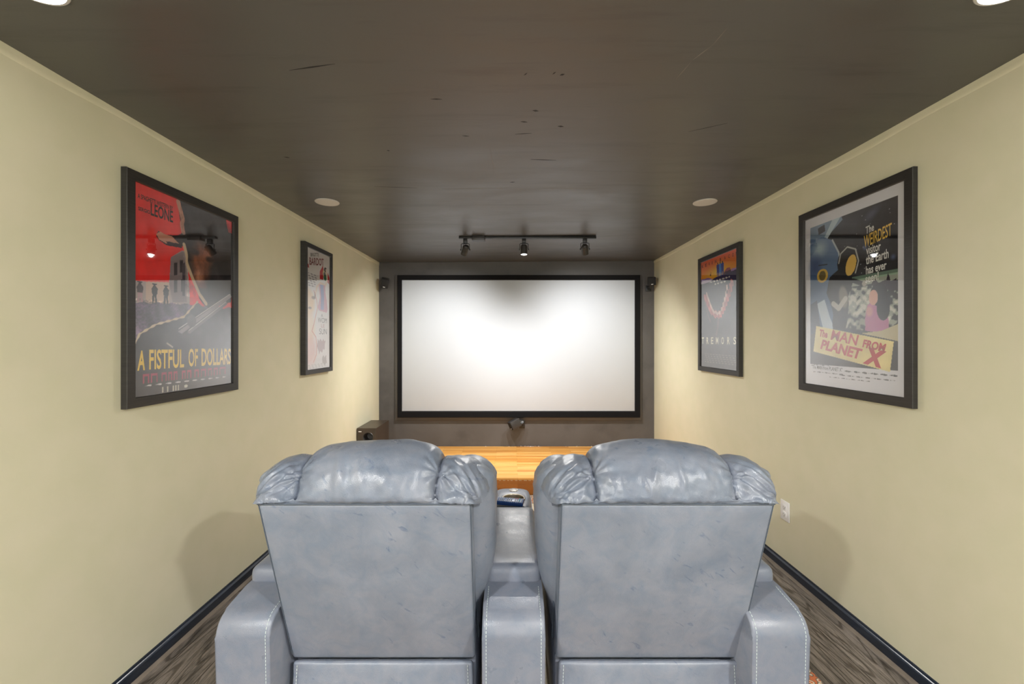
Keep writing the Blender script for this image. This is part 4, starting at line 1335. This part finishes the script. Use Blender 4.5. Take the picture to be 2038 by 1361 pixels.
# moonscape
g = (a.T < .585) & (a.T > .12) & (a.S < .936) & (a.S > .40)
a.fill(g, (166, 172, 160))
a.fill((a.T < .60) & (a.T > .575) & (a.S < .936) & (a.S > .46), (150, 190, 160), .6)
f = a.fbm(2.0, 11, 33)
a.fill(np.clip((f-.05)*5, 0, 1)*((a.T < .55) & (a.T > .30) & (a.S < .936) & (a.S > .40)), (44, 46, 52))
a.fill(np.clip((-f-.25)*5, 0, 1)*((a.T < .55) & (a.T > .30) & (a.S < .936) & (a.S > .40)), (216, 216, 204))
a.poly([(.72, .545), (.75, .575), (.78, .550), (.84, .552), (.86, .590), (.875, .552), (.93, .556), (.93, .50), (.74, .52)], (56, 46, 58), wob=.004)
# plain standing form with a light oval, plain seated form
a.poly([(.26, .54), (.30, .62), (.40, .66), (.50, .64), (.55, .58), (.50, .50), (.50, .40), (.46, .30), (.33, .30), (.34, .44)], (30, 28, 30), wob=.003)
a.ell(.49, .685, .105, .125, (22, 24, 28)); a.line([(.40, .69), (.42, .74), (.49, .768), (.57, .745), (.60, .68), (.57, .62)], .006, (196, 196, 190))
a.ell(.525, .665, .050, .085, (226, 188, 96), rot=-.3)
a.ell(.45, .50, .055, .11, (146, 140, 120), .9, soft=.3, rot=.2); a.line([(.47, .49), (.40, .44), (.34, .47)], .022, (200, 198, 190))
a.line([(.55, .58), (.64, .555)], .018, (34, 32, 34)); a.ell(.655, .556, .022, .022, (178, 172, 160))
a.poly([(.66, .36), (.68, .44), (.73, .455), (.80, .44), (.86, .37), (.87, .285), (.80, .28), (.66, .29)], (196, 130, 170), wob=.003)
a.ell(.78, .49, .075, .085, (26, 22, 28)); a.ell(.82, .42, .055, .09, (28, 24, 30)); a.ell(.735, .478, .040, .058, (226, 178, 160)); a.ell(.70, .41, .04, .05, (222, 170, 170), .8, soft=.5)
a.poly([(.068, .12), (.936, .12), (.936, .285), (.5, .33), (.068, .30)], (60, 58, 60))
a.poly([(.62, .30), (.936, .26), (.936, .34), (.80, .31)], (206, 196, 160))
a.poly([(.141, .349), (.905, .258), (.875, .112), (.105, .197)], (238, 222, 152))
a.shade(a.inpoly([(.141, .349), (.905, .258), (.875, .112), (.105, .197)]).astype(float), .04, 6)
for (t0, s0, s1, w_) in ((.096, .46, .94, .004), (.076, .11, .42, .0025), (.072, .40, .92, .0028), (.055, .3, .7, .002), (.118, .09, .30, .0018)):
    x = s0; rr = random.Random(int(t0*1000))
    while x < s1:
        L = rr.uniform(.02, .05); a.line([(x, t0), (x+L*.85, t0)], w_, (90, 90, 96), wob=.8); x += L+.01
def skew(s0, t0, s1, h, sl, it=0.0): return ((s0, t0), (s1, t0+sl*(s1-s0)), (s0+it*h, t0+h))
T4 = [('The', *skew(.668, .806, .742, .038, .10), 0, .02, 0), ('WEIRDEST', *skew(.652, .738, .890, .062, .11), 1, .01, 0), ('visitor', *skew(.672, .700, .800, .042, .05), 0, .02, 0),
      ('the Earth', *skew(.670, .650, .865, .046, .05), 0, .02, 0), ('has ever', *skew(.670, .600, .848, .042, .05), 0, .02, 0), ('seen!', *skew(.665, .556, .782, .044, .05), 0, .02, 0),
      ('The', *skew(.175, .287, .272, .042, -.12, .3), 2, .04, .0), ('MAN', *skew(.310, .268, .590, .056, -.12, .3), 2, .02, .1), ('FROM', *skew(.635, .228, .835, .042, -.12, .3), 2, .04, .1),
      ('PLANET', *skew(.190, .214, .620, .056, -.12, .4), 2, .04, .1), ('X', *skew(.640, .145, .815, .085, -.12, .4), 2, .06, .1),
      ('"The MAN from PLANET X"', *skew(.085, .094, .440, .022, -.01), 3, .01, 0)]
poster(1, 'large black framed poster on the right wall with white margin and cream title banner', 1.795, 2.512, 1.146, 2.166, 0.022, 0.042, None, a, T4, [I_white, I_gold, I_red, I_grey], 0)
